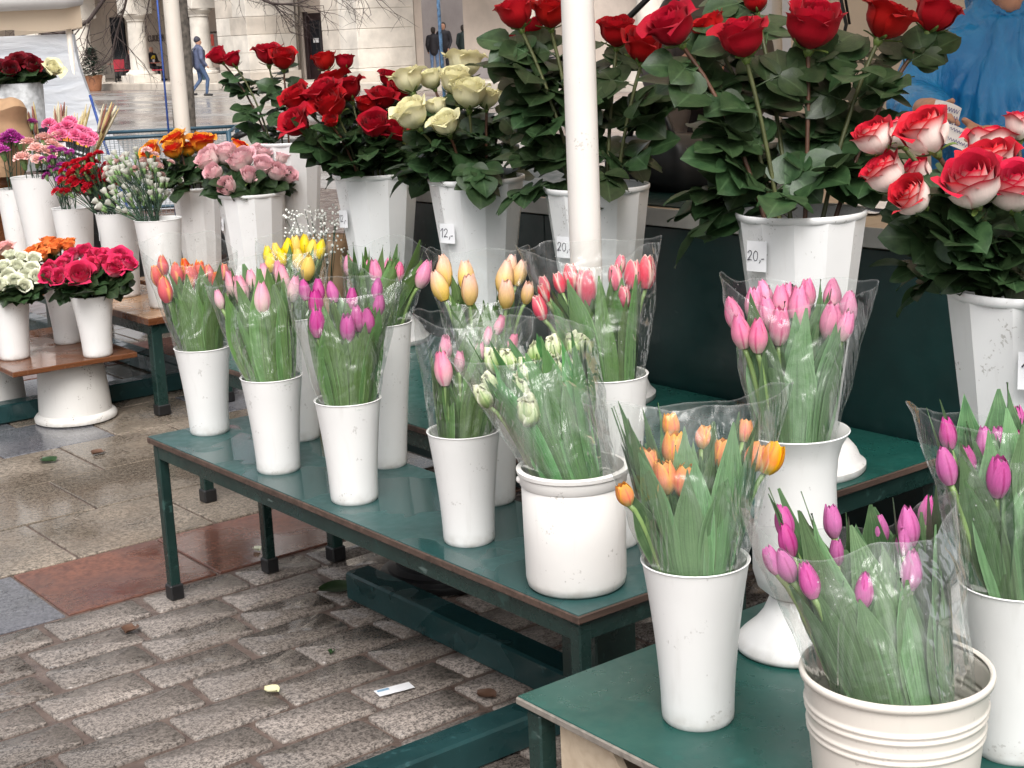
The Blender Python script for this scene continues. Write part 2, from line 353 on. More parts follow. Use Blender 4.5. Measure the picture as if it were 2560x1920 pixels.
def m_cello(name='clear_cellophane', haze=.035, gloss=.27):
    g = G(name); p = g.pos(); t = g.t
    tr = g.n('ShaderNodeBsdfTransparent', Color=(.95, .965, .955)); gl = g.n('ShaderNodeBsdfGlossy', Color=(1, 1, 1), Roughness=.14)
    df = g.n('ShaderNodeBsdfDiffuse', Color=(.86, .88, .87)); tl = g.n('ShaderNodeBsdfTranslucent', Color=(.86, .88, .87))
    lw = g.n('ShaderNodeLayerWeight', Blend=.32); n1 = g.noise(1, 3, g.map(p, (20, 20, 5)), dist=1.2)
    bmp = g.n('ShaderNodeBump', Height=g.math('ADD', g.noise(11, 2, p, dist=.9), g.math('MULTIPLY', n1, .7)), Strength=.7, Distance=.022)
    for x in (gl, lw): t.links.new(bmp.outputs[0], x.inputs['Normal'])
    v, e, r = g.attr()
    hz = g.math('ADD', g.math('MULTIPLY', g.ramp(n1, [(.47, 0), (.72, 1)]), haze*1.9), haze*.35)
    hz = g.math('ADD', hz, g.math('MULTIPLY', g.ramp(e, [(.93, 0), (.99, 1)]), .2))
    hz = g.math('ADD', hz, g.math('MULTIPLY', g.ramp(v, [(.985, 0), (.998, 1)]), .14))
    drop = g.ramp(g.vor(120, p), [(.10, 1), (.16, 0)]); drop = g.math('MULTIPLY', drop, g.ramp(g.noise(14, 2, p), [(.58, 0), (.66, 1)]))
    hz = g.math('ADD', hz, g.math('MULTIPLY', drop, .45), True)
    m1 = g.n('ShaderNodeMixShader', Fac=.45); t.links.new(df.outputs[0], m1.inputs[1]); t.links.new(tl.outputs[0], m1.inputs[2])
    m2 = g.n('ShaderNodeMixShader', Fac=hz); t.links.new(tr.outputs[0], m2.inputs[1]); t.links.new(m1.outputs[0], m2.inputs[2])
    fr = g.math('ADD', g.math('MULTIPLY', lw.outputs['Fresnel'], gloss), .02, True)
    m3 = g.n('ShaderNodeMixShader', Fac=fr); t.links.new(m2.outputs[0], m3.inputs[1]); t.links.new(gl.outputs[0], m3.inputs[2])
    t.links.new(m3.outputs[0], g.out.inputs[0]); return g.m
CELLO = m_cello(); CELLO_MISTY = m_cello('misted_cellophane', .10, .34)
PAPER = simple('white_paper', (.82, .82, .84), .7, var=.04); INK = simple('dark_ink', (.02, .018, .04), .6); BLUEINK = simple('blue_ink', (.03, .03, .28), .6)
BLACK = simple('black_plastic', (.012, .012, .013), .4, var=.4); STONE_C = None
def m_stone(name, c, joint=False, sc=1.6):
    g = G(name, .85, c, .2); p = g.pos(); n = g.noise(sc, 6, p); f = g.noise(9, 4, p)
    col = g.ramp(n, [(.3, tuple(x*.72 for x in c)), (.7, tuple(min(1, x*1.12) for x in c))])
    col = g.mix(g.math('MULTIPLY', f, .3), col, tuple(x*.6 for x in c)); g.set(Base_Color=col); g.bump(f, .3, .02); return g.m
LIMESTONE = m_stone('pale_limestone', (.76, .70, .62)); WALLB = m_stone('beige_plaster', (.68, .58, .50), sc=.6); GREYW = m_stone('grey_plaster', (.42, .38, .38), sc=.5)
SANDST = m_stone('buff_sandstone', (.64, .57, .49))
WATER = simple('dark_vase_water', (.02, .03, .02), .1)
INSIDE = simple('vase_shadow_side', (.5, .5, .5), .5)
POLEW = m_white('pole_white_paint', (.74, .70, .66), .35, .4); POLEB = m_white('pole_beige_paint', (.66, .60, .53), .5, .5)
ROPE = simple('blue_rope', (.015, .05, .22), .6, var=.3); ROPE2 = simple('pale_blue_rope', (.12, .25, .45), .6, var=.6, scale=60)
BARK = simple('grey_bark', (.10, .085, .07), .9, var=.6, scale=25, bump=.6); TWIG = simple('bare_twig', (.045, .03, .026), .8, var=.3)
# ---------------------------------------------------------------- flower prototypes (unit size, shared mesh data)
def rose_mesh(seed, openness=.5, n=22):
    rg = random.Random(seed); mb = MB()
    for k in range(n):
        t = (k+.5)/n; th = k*2.39996 + rg.uniform(-.2, .2); pr = rg.random()
        rad = .5*(.13 + .80*t**.75); wid = 1.45 - .55*t + rg.uniform(-.08, .08)
        zt = (.98 - .10*t*t + rg.uniform(-.05, .04)) - .10*(1-t)**3; op = openness*(.35 + .9*rg.random())
        lean = rg.uniform(-.08, .08); wav = rg.uniform(0, 6.28); curl = rg.uniform(.5, 1.3)
        def fn(u, v, t=t, th=th, rad=rad, wid=wid, zt=zt, op=op, lean=lean, wav=wav, curl=curl):
            b = math.sin(math.pi/2*min(1, v/.5))**.75; r = rad*(.25 + .75*b)
            if v > .5:
                q = (v-.5)/.5; r *= 1 - .30*(1-t)**1.2*q*q; r += op*t*t*.26*q**2.2
            z = zt*(.04 + .96*v**.92)*(1 - .16*u*u*v*v*(1-.4*t)) + .03*v*math.sin(4*u+wav)*t
            if v > .74:
                q = (v-.74)/.26; z -= curl*(.03+.12*op)*t*t*q*q*(.3+.7*abs(u)); r += .05*t*t*q*abs(u)
            r += .025*t*abs(u)**3 + .014*math.sin(5*u+wav)*v*t
            w = wid*(.62 + .38*math.sin(math.pi*min(1, v*.75+.1)))
            a = th + u*w + lean*v
            return Vector((r*math.cos(a), r*math.sin(a), z))
        mb.grid(fn, 8, 7, lambda u, v, pr=pr: (v, abs(u)*(.5+.5*v), pr))
    return mb
def cal_mesh(seed):
    rg = random.Random(seed); mb = MB()
    mb.lathe([(.05, -.17), (.085, -.1), (.11, -.04), (.10, .02)], 10)
    for k in range(5):
        a0 = k*1.2566 + rg.uniform(-.2, .2); drop = rg.uniform(-.4, .25); L = rg.uniform(.42, .62)
        def fn(u, v, a0=a0, drop=drop, L=L):
            r = .1 + L*.75*math.sin(v*1.4)*.9; z = L*(.35*v + drop*v*v) - .02; w = .075*(1-v)**.8*(.5+1.2*v)+.004
            return Vector((r*math.cos(a0) - u*w*math.sin(a0), r*math.sin(a0) + u*w*math.cos(a0), z + .03*abs(u)))
        mb.grid(fn, 2, 5)
    return mb
def tulip_mesh(seed, open_=.1, kind=''):
    rg = random.Random(seed); mb = MB(); np_ = 12 if kind == 'double' else (9 if kind == 'parrot' else 6)
    for k in range(np_):
        outer = k % 2 == 0; th = k*2*math.pi/np_*(1 if np_ == 6 else 2.0) + rg.uniform(-.12, .12)
        sc = (1 if outer else .9)*(1 if k < 6 else .86); hh = rg.uniform(.93, 1.03)*(1.0 if k < 6 else .95); op = open_ + rg.uniform(-.04, .05); pr = rg.random(); wv = rg.uniform(0, 6)
        tw = rg.uniform(-.7, .7) if kind == 'parrot' else 0
        if kind == 'parrot': hh *= rg.uniform(.72, 1.05)
        def fn(u, v, th=th, sc=sc, hh=hh, op=op, wv=wv, tw=tw):
            bul = math.sin(math.pi*min(1, (v*.86+.07))**.8)
            r = sc*(.035 + .245*bul*(1-.12*v) + op*.42*max(0, v-.35)**1.3)
            hw = .285*sc*max(0, math.sin(math.pi*min(.985, .10+v*.9)**.86))**.62*(1.0 if v < .9 else 1-.9*(v-.9)/.1*.6)
            ang = min(1.2, hw/max(r, .06)); a = th + u*ang + tw*v
            z = hh*(v**.94) + .02*(1-abs(u))*v
            r2 = r*(1 - .04*u*u) + .012*math.sin(3*u+wv)*v
            if kind == 'fringe' and v > .86: z += rg.uniform(-.03, .05); r2 += rg.uniform(-.02, .03)
            if kind == 'parrot': r2 += .10*math.sin(6*u+wv)*v*v + rg.uniform(-.02, .025)*v; z -= .22*v*abs(u)**2 + rg.uniform(0, .05)*v
            return Vector((r2*math.cos(a), r2*math.sin(a), z))
        nv = 9; mb.grid(fn, 8, nv, lambda u, v, pr=pr: (v, max(abs(u), (v-.8)*5 if v > .8 else 0), pr))
    return mb
def leaflet(mb, P, out, up, L, wr, bend, seed):
    rg = random.Random(seed); M = look_M(P, out, up); fold = rg.uniform(.12, .32); tw = rg.uniform(-.3, .3); wv = rg.uniform(0, 6)
    def fn(u, v):
        w = wr*L*max(.0, math.sin(math.pi*min(.995, (v*.97+.03))**.78))**.8*(1 if v < .85 else (1-(v-.85)/.15*.55))
        w *= 1 + .05*math.sin(v*40)*abs(u)
        x = u*w; y = L*v*(1-.1*bend*v); z = -bend*L*.5*v*v + fold*abs(x) + .03*L*math.sin(4*v+wv)*u
        c, s_ = math.cos(tw*v), math.sin(tw*v)
        return M @ Vector((x*c - z*s_, y, z*c + x*s_))
    mb.grid(fn, 4, 6)
def rose_leaf(seed):
    rg = random.Random(seed); mb = MB(); L = .9; npair = 1 + seed % 2
    pts = [Vector((0, 0, 0)), Vector((0, L*.18, .05)), Vector((0, L*.36, .07)), Vector((0, L*.52, .05))]
    mb.tube(pts, [.012, .010, .008, .007], 4, at=(0, 0, .5))
    leaflet(mb, pts[3], (rg.uniform(-.15, .15), 1, rg.uniform(-.4, .1)), (0, .1, 1), .52, rg.uniform(.44, .54), rg.uniform(.1, .6), seed*7)
    for j in range(npair):
        q = pts[2] if j == 0 else pts[1]
        for sgn in (-1, 1):
            leaflet(mb, q, (sgn*1.0, .45+rg.uniform(-.2, .3), rg.uniform(-.35, .25)), (rg.uniform(-.3, .3), 0, 1), rg.uniform(.40, .50), rg.uniform(.44, .54), rg.uniform(.1, .6), seed*13+j*3+sgn)
    return mb
def tulip_leaf(seed, wr=.15, bend=.5):
    rg = random.Random(seed); mb = MB(); tw = rg.uniform(-.9, .9); wv = rg.uniform(0, 6); ch = rg.uniform(.35, .8); bend = bend*.5 + rg.uniform(-.1, .1)
    def fn(u, v):
        w = wr*.86*(.42 + .58*math.sin(math.pi*min(1, .15+v*.8)))*(1 if v < .55 else max(.015, 1-((v-.55)/.45)**1.8))
        a = bend*v*v; y = math.sin(a)*v*.7; z = v*math.cos(a*.5)
        x = u*w; dy = ch*w*(u*u) + .02*math.sin(7*v+wv)*u
        c, s_ = math.cos(tw*v), math.sin(tw*v)
        return Vector((x*c - dy*s_, y - dy*c*.9 - x*s_*.6, z))
    mb.grid(fn, 4, 10, lambda u, v: (v, abs(u), 0)); return mb
def carn_mesh(seed, n=26):
    rg = random.Random(seed); mb = MB()
    for k in range(n):
        t = (k+.5)/n; th = k*2.39996; el = 1.45 - 1.35*t; L = .42 + .1*t; wv = rg.uniform(0, 6); pr = rg.random()
        def fn(u, v, th=th, el=el, L=L, wv=wv):
            r = L*v*math.cos(el) + .03; z = .28 + L*v*math.sin(el)*.85 - .06*v*v*(1.5-el); a = th + u*.55*(.4+.6*v)
            j = .05*math.sin(9*u+wv)*v*v + rg.uniform(-.03, .03)*v
            return Vector((r*math.cos(a), r*math.sin(a), z + j))
        mb.grid(fn, 5, 3, lambda u, v, pr=pr: (v, abs(u), pr))
    return mb
def protos(name, fn, seeds, **k): return [fn(s, **k) for s in seeds]
ROSE_MB = [rose_mesh(s, o) for s, o in ((1, .8), (2, 1.1), (3, 1.4), (4, 1.0), (5, .6), (6, 1.25), (7, .22), (8, .38), (9, .5))]
TULIP_MB = {'': [tulip_mesh(s, o) for s, o in ((1, .05), (2, .14), (3, .0), (4, .24), (21, .34), (22, .1))], 'double': [tulip_mesh(s, .38, 'double') for s in (5, 6, 7)],
            'fringe': [tulip_mesh(s, .16, 'fringe') for s in (8, 9)], 'parrot': [tulip_mesh(s, .02, 'parrot') for s in (10, 11, 12)], 'open': [tulip_mesh(s, .28) for s in (13, 14)]}
CARN_MB = [carn_mesh(s) for s in (1, 2, 3)]
CACHE = {}
def cached(key, mbs, mat, i):
    k = (key, mat.name, i)
    if k not in CACHE: CACHE[k] = mbs[i].mesh(key, mat, attr=True)
    return CACHE[k]
ROSE_LEAF = [rose_leaf(s).mesh('rose_leaf', LEAF, attr=True) for s in range(1, 8)]
CALYX = [cal_mesh(s).mesh('calyx', SEPAL) for s in (1, 2, 3)]
TL = {m.name: [tulip_leaf(s, w, b).mesh('tulip_leaf', m, attr=True) for s, w, b in ((1, .12, .3), (2, .15, .5), (3, .10, .15), (4, .17, .7), (5, .13, .9), (6, .14, .2), (7, .09, .4), (8, .16, .35))] for m in (LEAF2, LEAF3, EDGELEAF)}

def bez(a, b, c, n):
    return [a*(1-t)**2 + b*2*t*(1-t) + c*t*t for t in [i/n for i in range(n+1)]]
def make_rose(P, dia, vase, rimz, basez, mat, label, group, cat='rose', leaves=6, leafsize=.15, stem_r=.004, tilt=.25, hmul=.92, name='rose', seedbump=0, rimr=.11, low=False, top=.86, forms=(0, 1, 2, 3, 4, 5), face=1.0):
    P = Vector(P); V = Vector((vase[0], vase[1], 0)); d = Vector((P.x-V.x, P.y-V.y, 0))
    inn = d*(1 if d.length < .6*rimr else .6*rimr/d.length)*.8
    base = V + inn*-.3 + Vector((rnd(-.02, .02), rnd(-.02, .02), basez+.06)); mid = V + inn*.9 + Vector((0, 0, rimz+.25*(P.z-rimz)))
    H = dia*hmul; tan = (P-mid).normalized(); ax = (tan + Vector((rnd(-tilt, tilt)-.26*face, rnd(-tilt, tilt)-.34*face, .45))).normalized()
    if low: ax = (ax + Vector((-.25, -.35, 0))).normalized()
    bb = P - ax*H*.5
    root = thing(name, label, cat, tuple(base), 0, group)
    c2 = mid*.55 + bb*.45 - tan*0; path = [p - base for p in bez(base, mid, bb - ax*.01, 9)] + [bb - base]
    mb = MB().tube(path, [stem_r*1.15]*5 + [stem_r]*(len(path)-5), 6); ob('stem', mb.mesh('stem', RNG.choice((STEM, STEM, STEMR))), root)
    i = RNG.choice(forms); ob('bloom', cached('rose_bloom', ROSE_MB, mat, i), root, M=axis_M(bb-base, ax, rnd(0, 6.28), (dia*1.02, dia*1.02, H)))
    ob('calyx', RNG.choice(CALYX), root, M=axis_M(bb-base, ax, rnd(0, 6.28), dia))
    n = leaves; L0 = rimz - .0
    for k in range(n):
        tt = (k + rnd(.1, .9))/n; z = L0 + (P.z - H*.5 - L0)*top*tt - .0
        # point on the stem at this height
        zz = z - base.z; q = min(path, key=lambda p: abs(p.z-zz)).copy(); a = rnd(0, 6.28)
        if inn.length > .02 and rnd(0, 1) < .5: a = math.atan2(d.y, d.x) + rnd(-1, 1)
        out = Vector((math.cos(a), math.sin(a), rnd(-.15, .75)))
        ob('leaf', RNG.choice(ROSE_LEAF), root, M=look_M(q, out, Vector((rnd(-.55, .35)-.25, rnd(-.55, .35)-.35, .9)), leafsize*rnd(.75, 1.2)))
    return root

# ---------------------------------------------------------------- vessels
def shell(prof, th, inner_to):
    """outer profile plus inner wall down to inner_to"""
    inn = [(max(r-th, .002), z) for r, z in prof if z >= inner_to][::-1]
    return prof + [(prof[-1][0]-th*.4, prof[-1][1]+th*.5)] + inn
def cup(loc, r, rb, h, label, cat='cup', group=None, name='flower_cup', mat=None, flare=1.6, tilt=0, lip=.002):
    mat = mat or WHITE; o = thing(name, label, cat, loc, rnd(0, 6.28), group); o.rotation_euler.x = tilt
    prof = [(rb*.93, 0), (rb*.985, .004), (rb, .011)] + [(rb + (r-rb)*(i/10)**flare, .011 + (h-.011)*i/10) for i in range(1, 11)] + [(r+lip, h+.001)]
    ob('body', MB().lathe(shell(prof, .003, h*.3), 48).mesh('cup_body', mat, sharp=45), o)
    ob('water', MB().lathe([(.001, h*.6), (rb + (r-rb)*.6**flare - .004, h*.6)], 24).mesh('cup_water', WATER), o); return o
def facet_vase(loc, r, h, label, group=None, foot=True, rb=.078, nf=12, rz=0, fr=.145):
    o = thing('faceted_vase', label, 'vase', loc, rz, group); z0 = .07 if foot else .0
    prof = [(rb*.96, z0), (rb, z0+.012), (r, h-.012), (r, h-.004)]
    mb = MB(); mb.lathe(prof + [(r-.006, h-.004), (rb+(r-rb)*.35-.006, h*.4)], nf); ob('body', mb.mesh('vase_body', WHITE2, smooth=False), o)
    ob('rim', MB().lathe([(r*.985, h-.016), (r*1.012, h-.012), (r*1.018, h-.003), (r*1.008, h), (r*.975, h-.001), (r*.96, h-.012)], 48, cap=False).mesh('vase_rim', WHITE2, sharp=50), o)
    if foot:
        ob('foot', MB().lathe([(fr*.97, 0), (fr, .006), (fr, .017), (fr*.94, .024), (fr*.91, .03), (fr*.86, .047), (fr*.76, .064), (fr*.70, .07), (fr*.68, .078), (fr*.55, .096), (fr*.40, .104), (.03, .106)], 48).mesh('vase_foot', WHITE, sharp=50), o)
    ob('water', MB().lathe([(.001, h*.72), (rb+(r-rb)*.6-.006, h*.72)], 24).mesh('vase_water', WATER), o); return o

# ---------------------------------------------------------------- handwriting strokes
GLY = {'1': [[(.1, .7), (.45, 1), (.32, 0)]], '2': [[(.12, .78), (.3, .98), (.55, .95), (.6, .72), (.4, .4), (.08, .04), (.35, .1), (.62, .05)]],
       '0': [[(.35, 1), (.12, .75), (.08, .35), (.25, .02), (.5, .08), (.62, .45), (.58, .85), (.35, 1)]], '4': [[(.3, 1), (.12, .4), (.55, .38)], [(.5, .75), (.48, 0)]],
       ',': [[(.16, .1), (.18, -.02), (.06, -.2)]], '-': [[(.05, .2), (.36, .24)]], '5': [[(.55, .98), (.2, .98), (.15, .58), (.45, .6), (.55, .3), (.3, .02), (.08, .1)]]}
def ribbon(mb, pts, w, z=.0012):
    pts = [Vector((p[0], p[1])) for p in pts]
    for a, b in zip(pts[:-1], pts[1:]):
        d = (b-a)
        if d.length < 1e-6: continue
        d.normalize(); n = Vector((-d.y, d.x))*w*.5; a2, b2 = a - d*w*.3, b + d*w*.3
        mb.add([(a2.x+n.x, a2.y+n.y, z), (a2.x-n.x, a2.y-n.y, z), (b2.x-n.x, b2.y-n.y, z), (b2.x+n.x, b2.y+n.y, z)], [(0, 1, 2, 3)])
def smooth_line(pts, n=4):
    out = []; P = [Vector(p) for p in pts]
    for i in range(len(P)-1):
        p0, p1, p2, p3 = P[max(i-1, 0)], P[i], P[i+1], P[min(i+2, len(P)-1)]
        for k in range(n):
            t = k/n; out.append(.5*((2*p1) + (p2-p0)*t + (2*p0-5*p1+4*p2-p3)*t*t + (3*p1-p0-3*p2+p3)*t**3))
    return out + [P[-1]]
def price_tag(text, C, out, w, h, label, roll=0, tw=None):
    """card of w x h metres at C facing the horizontal direction out"""
    out = Vector(out); out.z = rnd(.0, .06); z = out.normalized(); x = Vector((0, 0, 1)).cross(z).normalized(); y = z.cross(x)
    M = Matrix.Translation(C) @ Matrix(((x.x, y.x, z.x, 0), (x.y, y.y, z.y, 0), (x.z, y.z, z.z, 0), (0, 0, 0, 1))) @ Matrix.Rotation(roll, 4, 'Z')
    o = thing('price_tag', label, 'price tag', group='handwritten price tags'); o.matrix_basis = M
    def fn(u, v): return Vector((u*w/2, (v-.5)*h, .0006 - .0025*u*u))
    mb = MB().grid(fn, 6, 4); mb.grid(lambda u, v: fn(u, v) - Vector((0, 0, .0004)), 6, 4); ob('card', mb.mesh('card', PAPER), o)
    mb = MB(); adv = {'1': .55, ',': .3, '-': .45}; tot = sum(adv.get(ch, .78) for ch in text); s = min(h*.55, w*.9/tot); xx = -tot*s/2
    for ch in text:
        for st in GLY[ch]: ribbon(mb, [(xx + p.x*s, (p.y-.45)*s) for p in smooth_line(st)], s*.085)
        xx += adv.get(ch, .78)*s
    ob('lettering', mb.mesh('lettering', INK), o); return o
# ---------------------------------------------------------------- the ground
struct('ground', MB().add([(-150, -60, -.05), (300, -60, -.05), (300, 330, -.05), (-150, 330, -.05)], [(0, 1, 2, 3)]).mesh('ground', PLAZA, smooth=False))
def sett_mesh(seed, L=.24, D=.135):
    rg = random.Random(seed); bm = MB(); pts = []
    cr = rg.uniform(.006, .012); hx, hy = L/2, D/2
    for sx, sy, a0 in ((1, 1, 0), (-1, 1, 90), (-1, -1, 180), (1, -1, 270)):
        c = cr*rg.uniform(.6, 1.6); jx, jy = rg.uniform(-.006, .004), rg.uniform(-.004, .003)
        for k in range(3):
            a = R_(a0 + 45*k); pts.append((sx*(hx-c) + c*math.cos(a) + sx*jx, sy*(hy-c) + c*math.sin(a) + sy*jy))
    # extra points on the long sides, a little uneven
    q = []
    for i in range(12):
        a, b = pts[i], pts[(i+1) % 12]; q.append(a)
        if i % 3 == 2:
            for t in ((.33, .66) if i in (2, 8) else (.5,)): q.append((a[0]+(b[0]-a[0])*t + rg.uniform(-.0015, .0015), a[1]+(b[1]-a[1])*t + rg.uniform(-.002, .0015)))
    n = len(q); vs = []
    for s, z in ((1.02, -.045), (1.0, -.0035), (.982, 0)): vs += [(x*s if abs(x) < hx*.9 or s > 1 else x - math.copysign((1-s)*hy, x), y*s, z + (rg.uniform(-.0012, .0012) if z == 0 else 0)) for x, y in q]
    vs.append((0, 0, .0006)); fs = []
    for j in range(2):
        for i in range(n): k = (i+1) % n; fs.append((j*n+i, j*n+k, (j+1)*n+k, (j+1)*n+i))
    fs += [(2*n+i, 2*n+(i+1) % n, 3*n) for i in range(n)]
    return MB().add(vs, fs).mesh('sett', SETT)
pav = struct('pavement', MB().add([(-.3, .6, -.0075), (8.2, .6, -.0075), (8.2, 14.9, -.0075), (-.3, 14.9, -.0075)], [(0, 1, 2, 3)]).mesh('joint_bed', JOINT, smooth=False))
SETTS = [sett_mesh(s) for s in range(14)]
y = 3.748
for row in range(15):
    x = .42 + rnd(0, .2) if row else .50
    while x < 3.1:
        L = rnd(.225, .29); px, py = x + L/2, y
        if px > .62 + (row > 5)*.1:
            ob('sett', RNG.choice(SETTS), pav, (px, py + rnd(-.003, .003), rnd(-.003, .001)), (rnd(-.004, .004), rnd(-.004, .004), rnd(-.006, .006) + (math.pi if rnd(0, 1) < .5 else 0)), (L/.24, rnd(.97, 1.04), 1))
        x += L + rnd(.010, .020)
    y -= .1553
def slab_mesh(mat, seed):
    return MB().box(-.2255, .2255, -.2155, .2155, -.04, 0, .003).mesh('slab', mat, smooth=False)
SM = {m.name: slab_mesh(m, 1) for m in (SLAB, REDSLAB, BLUESLAB)}
y = 4.055
for row in range(15):
    off = (1.615 if row % 2 == 0 else 1.83)
    for k in range(-3, 10):
        x = off + .46*k - (.0 if row else 0); m = SLAB
        if row == 0: m = BLUESLAB if k < 0 else REDSLAB
        elif row in (7, 11): m = REDSLAB
        elif RNG.random() < .12: m = BLUESLAB
        if x < .7 or x > 5.7: continue
        ob('slab', SM[m.name], pav, (x, y, rnd(-.0025, .0)), (rnd(-.003, .003), rnd(-.003, .003), rnd(-.003, .003)), (1, .98 if row == 0 else 1, 1))
    y += .4405 if row else .445

# ---------------------------------------------------------------- benches and tables
def bench(name, label, x0, x1, y0, y1, z, top=None, edge=None, rail=.045, leg=.034, legs=None, cat='bench', th=.018, rails=True, steel=None, inset=.012):
    steel = steel or GREEN_STEEL; o = thing(name, label, cat, ((x0+x1)/2, (y0+y1)/2, 0)); cx_, cy_ = (x0+x1)/2, (y0+y1)/2
    bx = lambda a, b, c_, d, e, f, ch=.003: MB().box(a-cx_, b-cx_, c_-cy_, d-cy_, e, f, ch)
    bo = ob('board', bx(x0, x1, y0, y1, z-th, z-.002, .002).mesh('board', edge or PLYEDGE, smooth=False), o)
    ob('surface', bx(x0+.003, x1-.003, y0+.003, y1-.003, z-.0025, z, .001).mesh('surface', top or GREEN_TOP, smooth=False), bo)
    zz = z-th-.001; i = inset; xa, xb, ya, yb = x0+i, x1-i, y0+i, y1-i
    if rails:
        for (a, b, c_, d) in ((xa, xa+.006, ya, yb), (xb-.006, xb, ya, yb), (xa+.007, xb-.007, ya, ya+.006), (xa+.007, xb-.007, yb-.006, yb)):
            ob('rail', bx(a, b, c_, d, zz-rail, zz, .0015).mesh('rail', steel, smooth=False), o)
        for (a, b) in ((xa+.007, xa+.04), (xb-.04, xb-.007)): ob('rail', bx(a, b, ya+.007, yb-.007, zz-.005, zz, .001).mesh('rail_flange', steel, smooth=False), o)
    L = leg
    for (lx, ly) in legs or ((xa, ya), (xa, yb-L), (xb-L, ya), (xb-L, yb-L)):
        le = ob('leg', bx(lx-.0015, lx+L, ly-.0015, ly+L, .03, zz-.006, .003).mesh('leg', steel, smooth=False), o)
        ob('foot', bx(lx-.006, lx+L+.006, ly-.006, ly+L+.006, 0, .045, .004).mesh('foot', BLACK, smooth=False), le)
    return o
bench('flower_bench', 'long low green bench with white cups of wrapped tulips, standing on the setts', 1.632, 1.985, 1.955, 3.765, .47, leg=.028, rail=.04)
bench('display_bench', 'dark green bench behind the tulip bench, carrying the tall rose vases', 2.12, 2.86, 2.03, 4.55, .51, top=GREEN_DRY, legs=((2.135, 3.67), (2.135, 2.05), (2.80, 2.05), (2.80, 4.49), (2.135, 4.49)))
bench('front_table', 'green topped table with worn grey edge in the front right corner', 1.265, 2.36, .25, 1.67, .53, top=GREEN_DRY, edge=GREYEDGE, leg=.03, th=.014, inset=.01, rails=False, legs=((1.275, 1.625), (2.31, 1.62), (1.275, .27), (2.31, .27)))
bench('side_bench', 'light brown board on a dark steel frame below the carnation buckets', 2.545, 2.93, 5.735, 7.75, .42, top=BEECH, edge=BROWN, leg=.045, th=.03, inset=.02)
bench('rear_bench', 'bench behind the carnation buckets carrying orange and pink rose vases', 2.985, 3.46, 5.45, 6.85, .42, top=BEECH, edge=BROWN, leg=.045, th=.03, inset=.02, legs=((3.02, 5.6), (3.40, 5.6), (3.02, 6.76), (3.40, 6.76)))

def beam(name, label, x0, x1, y0, y1, h=.08, mat=None):
    o = tag(ob(name, MB().box(-(x1-x0)/2, (x1-x0)/2, -(y1-y0)/2, (y1-y0)/2, 0, h, .006).mesh(name, mat or GREEN_STEEL, smooth=False), loc=((x0+x1)/2, (y0+y1)/2, .001)), label, 'steel beam', 'steel base beams on the paving'); return o
beam('base_beam', 'green steel beam on the setts under the tulip bench, ending near a black round base', 2.002, 2.082, 1.2, 3.39, mat=TEAL_STEEL)
beam('base_beam', 'green steel beam crossing the setts at the bottom edge of the picture', .9, 1.998, 2.35, 2.43, .075, mat=TEAL_STEEL)
beam('base_beam', 'wet teal steel beam behind the upturned bucket at left', 1.2, 3.0, 6.13, 6.22, mat=TEAL_STEEL)
beam('base_beam', 'wet teal steel beam running back beside the brown boards', 2.91, 2.99, 6.225, 8.4, mat=TEAL_STEEL)
def post(name, label, x, y, z0, z1, r, mat, lean=(0, 0)):
    o = tag(ob(name, MB().tube([(0, 0, 0), (lean[0]/2, lean[1]/2, (z1-z0)/2), (lean[0], lean[1], z1-z0)], r, 28).mesh(name, mat, sharp=50), loc=(x, y, z0)), label, 'pole', 'stall poles'); return o
post('canopy_pole', 'white round stall pole in the middle, standing before the vase of tall red roses', 2.048, 2.385, .443, 2.5, .0335, POLEW)
post('canopy_pole', 'beige stall pole at left rising behind the orange roses', 3.40, 7.02, 0, 2.6, .039, POLEB, (.05, .10))
tag(ob('pole_socket', MB().box(-.06, .06, -.06, .06, 0, .36, .004).mesh('pole_socket', GREEN_STEEL, smooth=False), loc=(2.048, 2.385, .082)), 'green steel socket holding the white pole behind the bench end', 'pole socket')
# black stepped base under the bench
o = thing('parasol_base', 'black round stepped base on the setts under the tulip bench', 'parasol base', (2.30, 3.36, 0))
ob('plate', MB().lathe([(.17, 0), (.175, .012), (.172, .022), (.15, .028), (.15, .038), (.125, .044), (.125, .055), (.10, .06), (.10, .07), (.05, .074), (.04, .08)], 40).mesh('plate', BLACK, sharp=40), o)
ob('socket', MB().lathe([(.03, .078), (.03, .2), (.024, .2), (.024, .1)], 20).mesh('socket', BLACK, sharp=40), o)

# ---------------------------------------------------------------- counter and canopy
o = thing('stall_counter', 'dark green stall counter with pale worn top behind the rose vases', 'counter', (2.9, 2.7, 0))
for k in range(4):
    ya = -1.8 + k*.882; ob('front_panel', MB().box(-.02, 0, ya, ya+.878, .05, .955, .002).mesh('front_panel', GREEN_PANEL, smooth=False), o)
ob('side_panel', MB().box(.003, .62, 1.71, 1.73, .05, .955, .002).mesh('side_panel', GREEN_PANEL, smooth=False), o)
ob('top', MB().box(-.035, .66, -1.82, 1.76, .965, 1.008, .003).mesh('top', COUNTERW, smooth=False), o)
ob('edge_strip', MB().box(-.041, -.036, -1.83, 1.77, .962, 1.011, .001).mesh('edge_strip', simple('dull_aluminium', (.42, .41, .39), .45, metal=.5), smooth=False), o)
ob('cloth_mat', MB().box(.0, .6, .25, 1.7, 1.009, 1.014, .001).mesh('cloth_mat', GREEN_PANEL, smooth=False), o)
g = G('beige_canvas', .8, (.74, .60, .45)); g.thin((.76, .62, .47), .5); CANVAS = g.m
g = G('white_canvas', .8, (.74, .72, .70)); g.thin((.74, .72, .70), .35); WCANVAS = g.m
o = thing('stall_canopy', 'canvas canopy stretched above the stall on poles', 'canopy', (3.95, 2.3, 0))
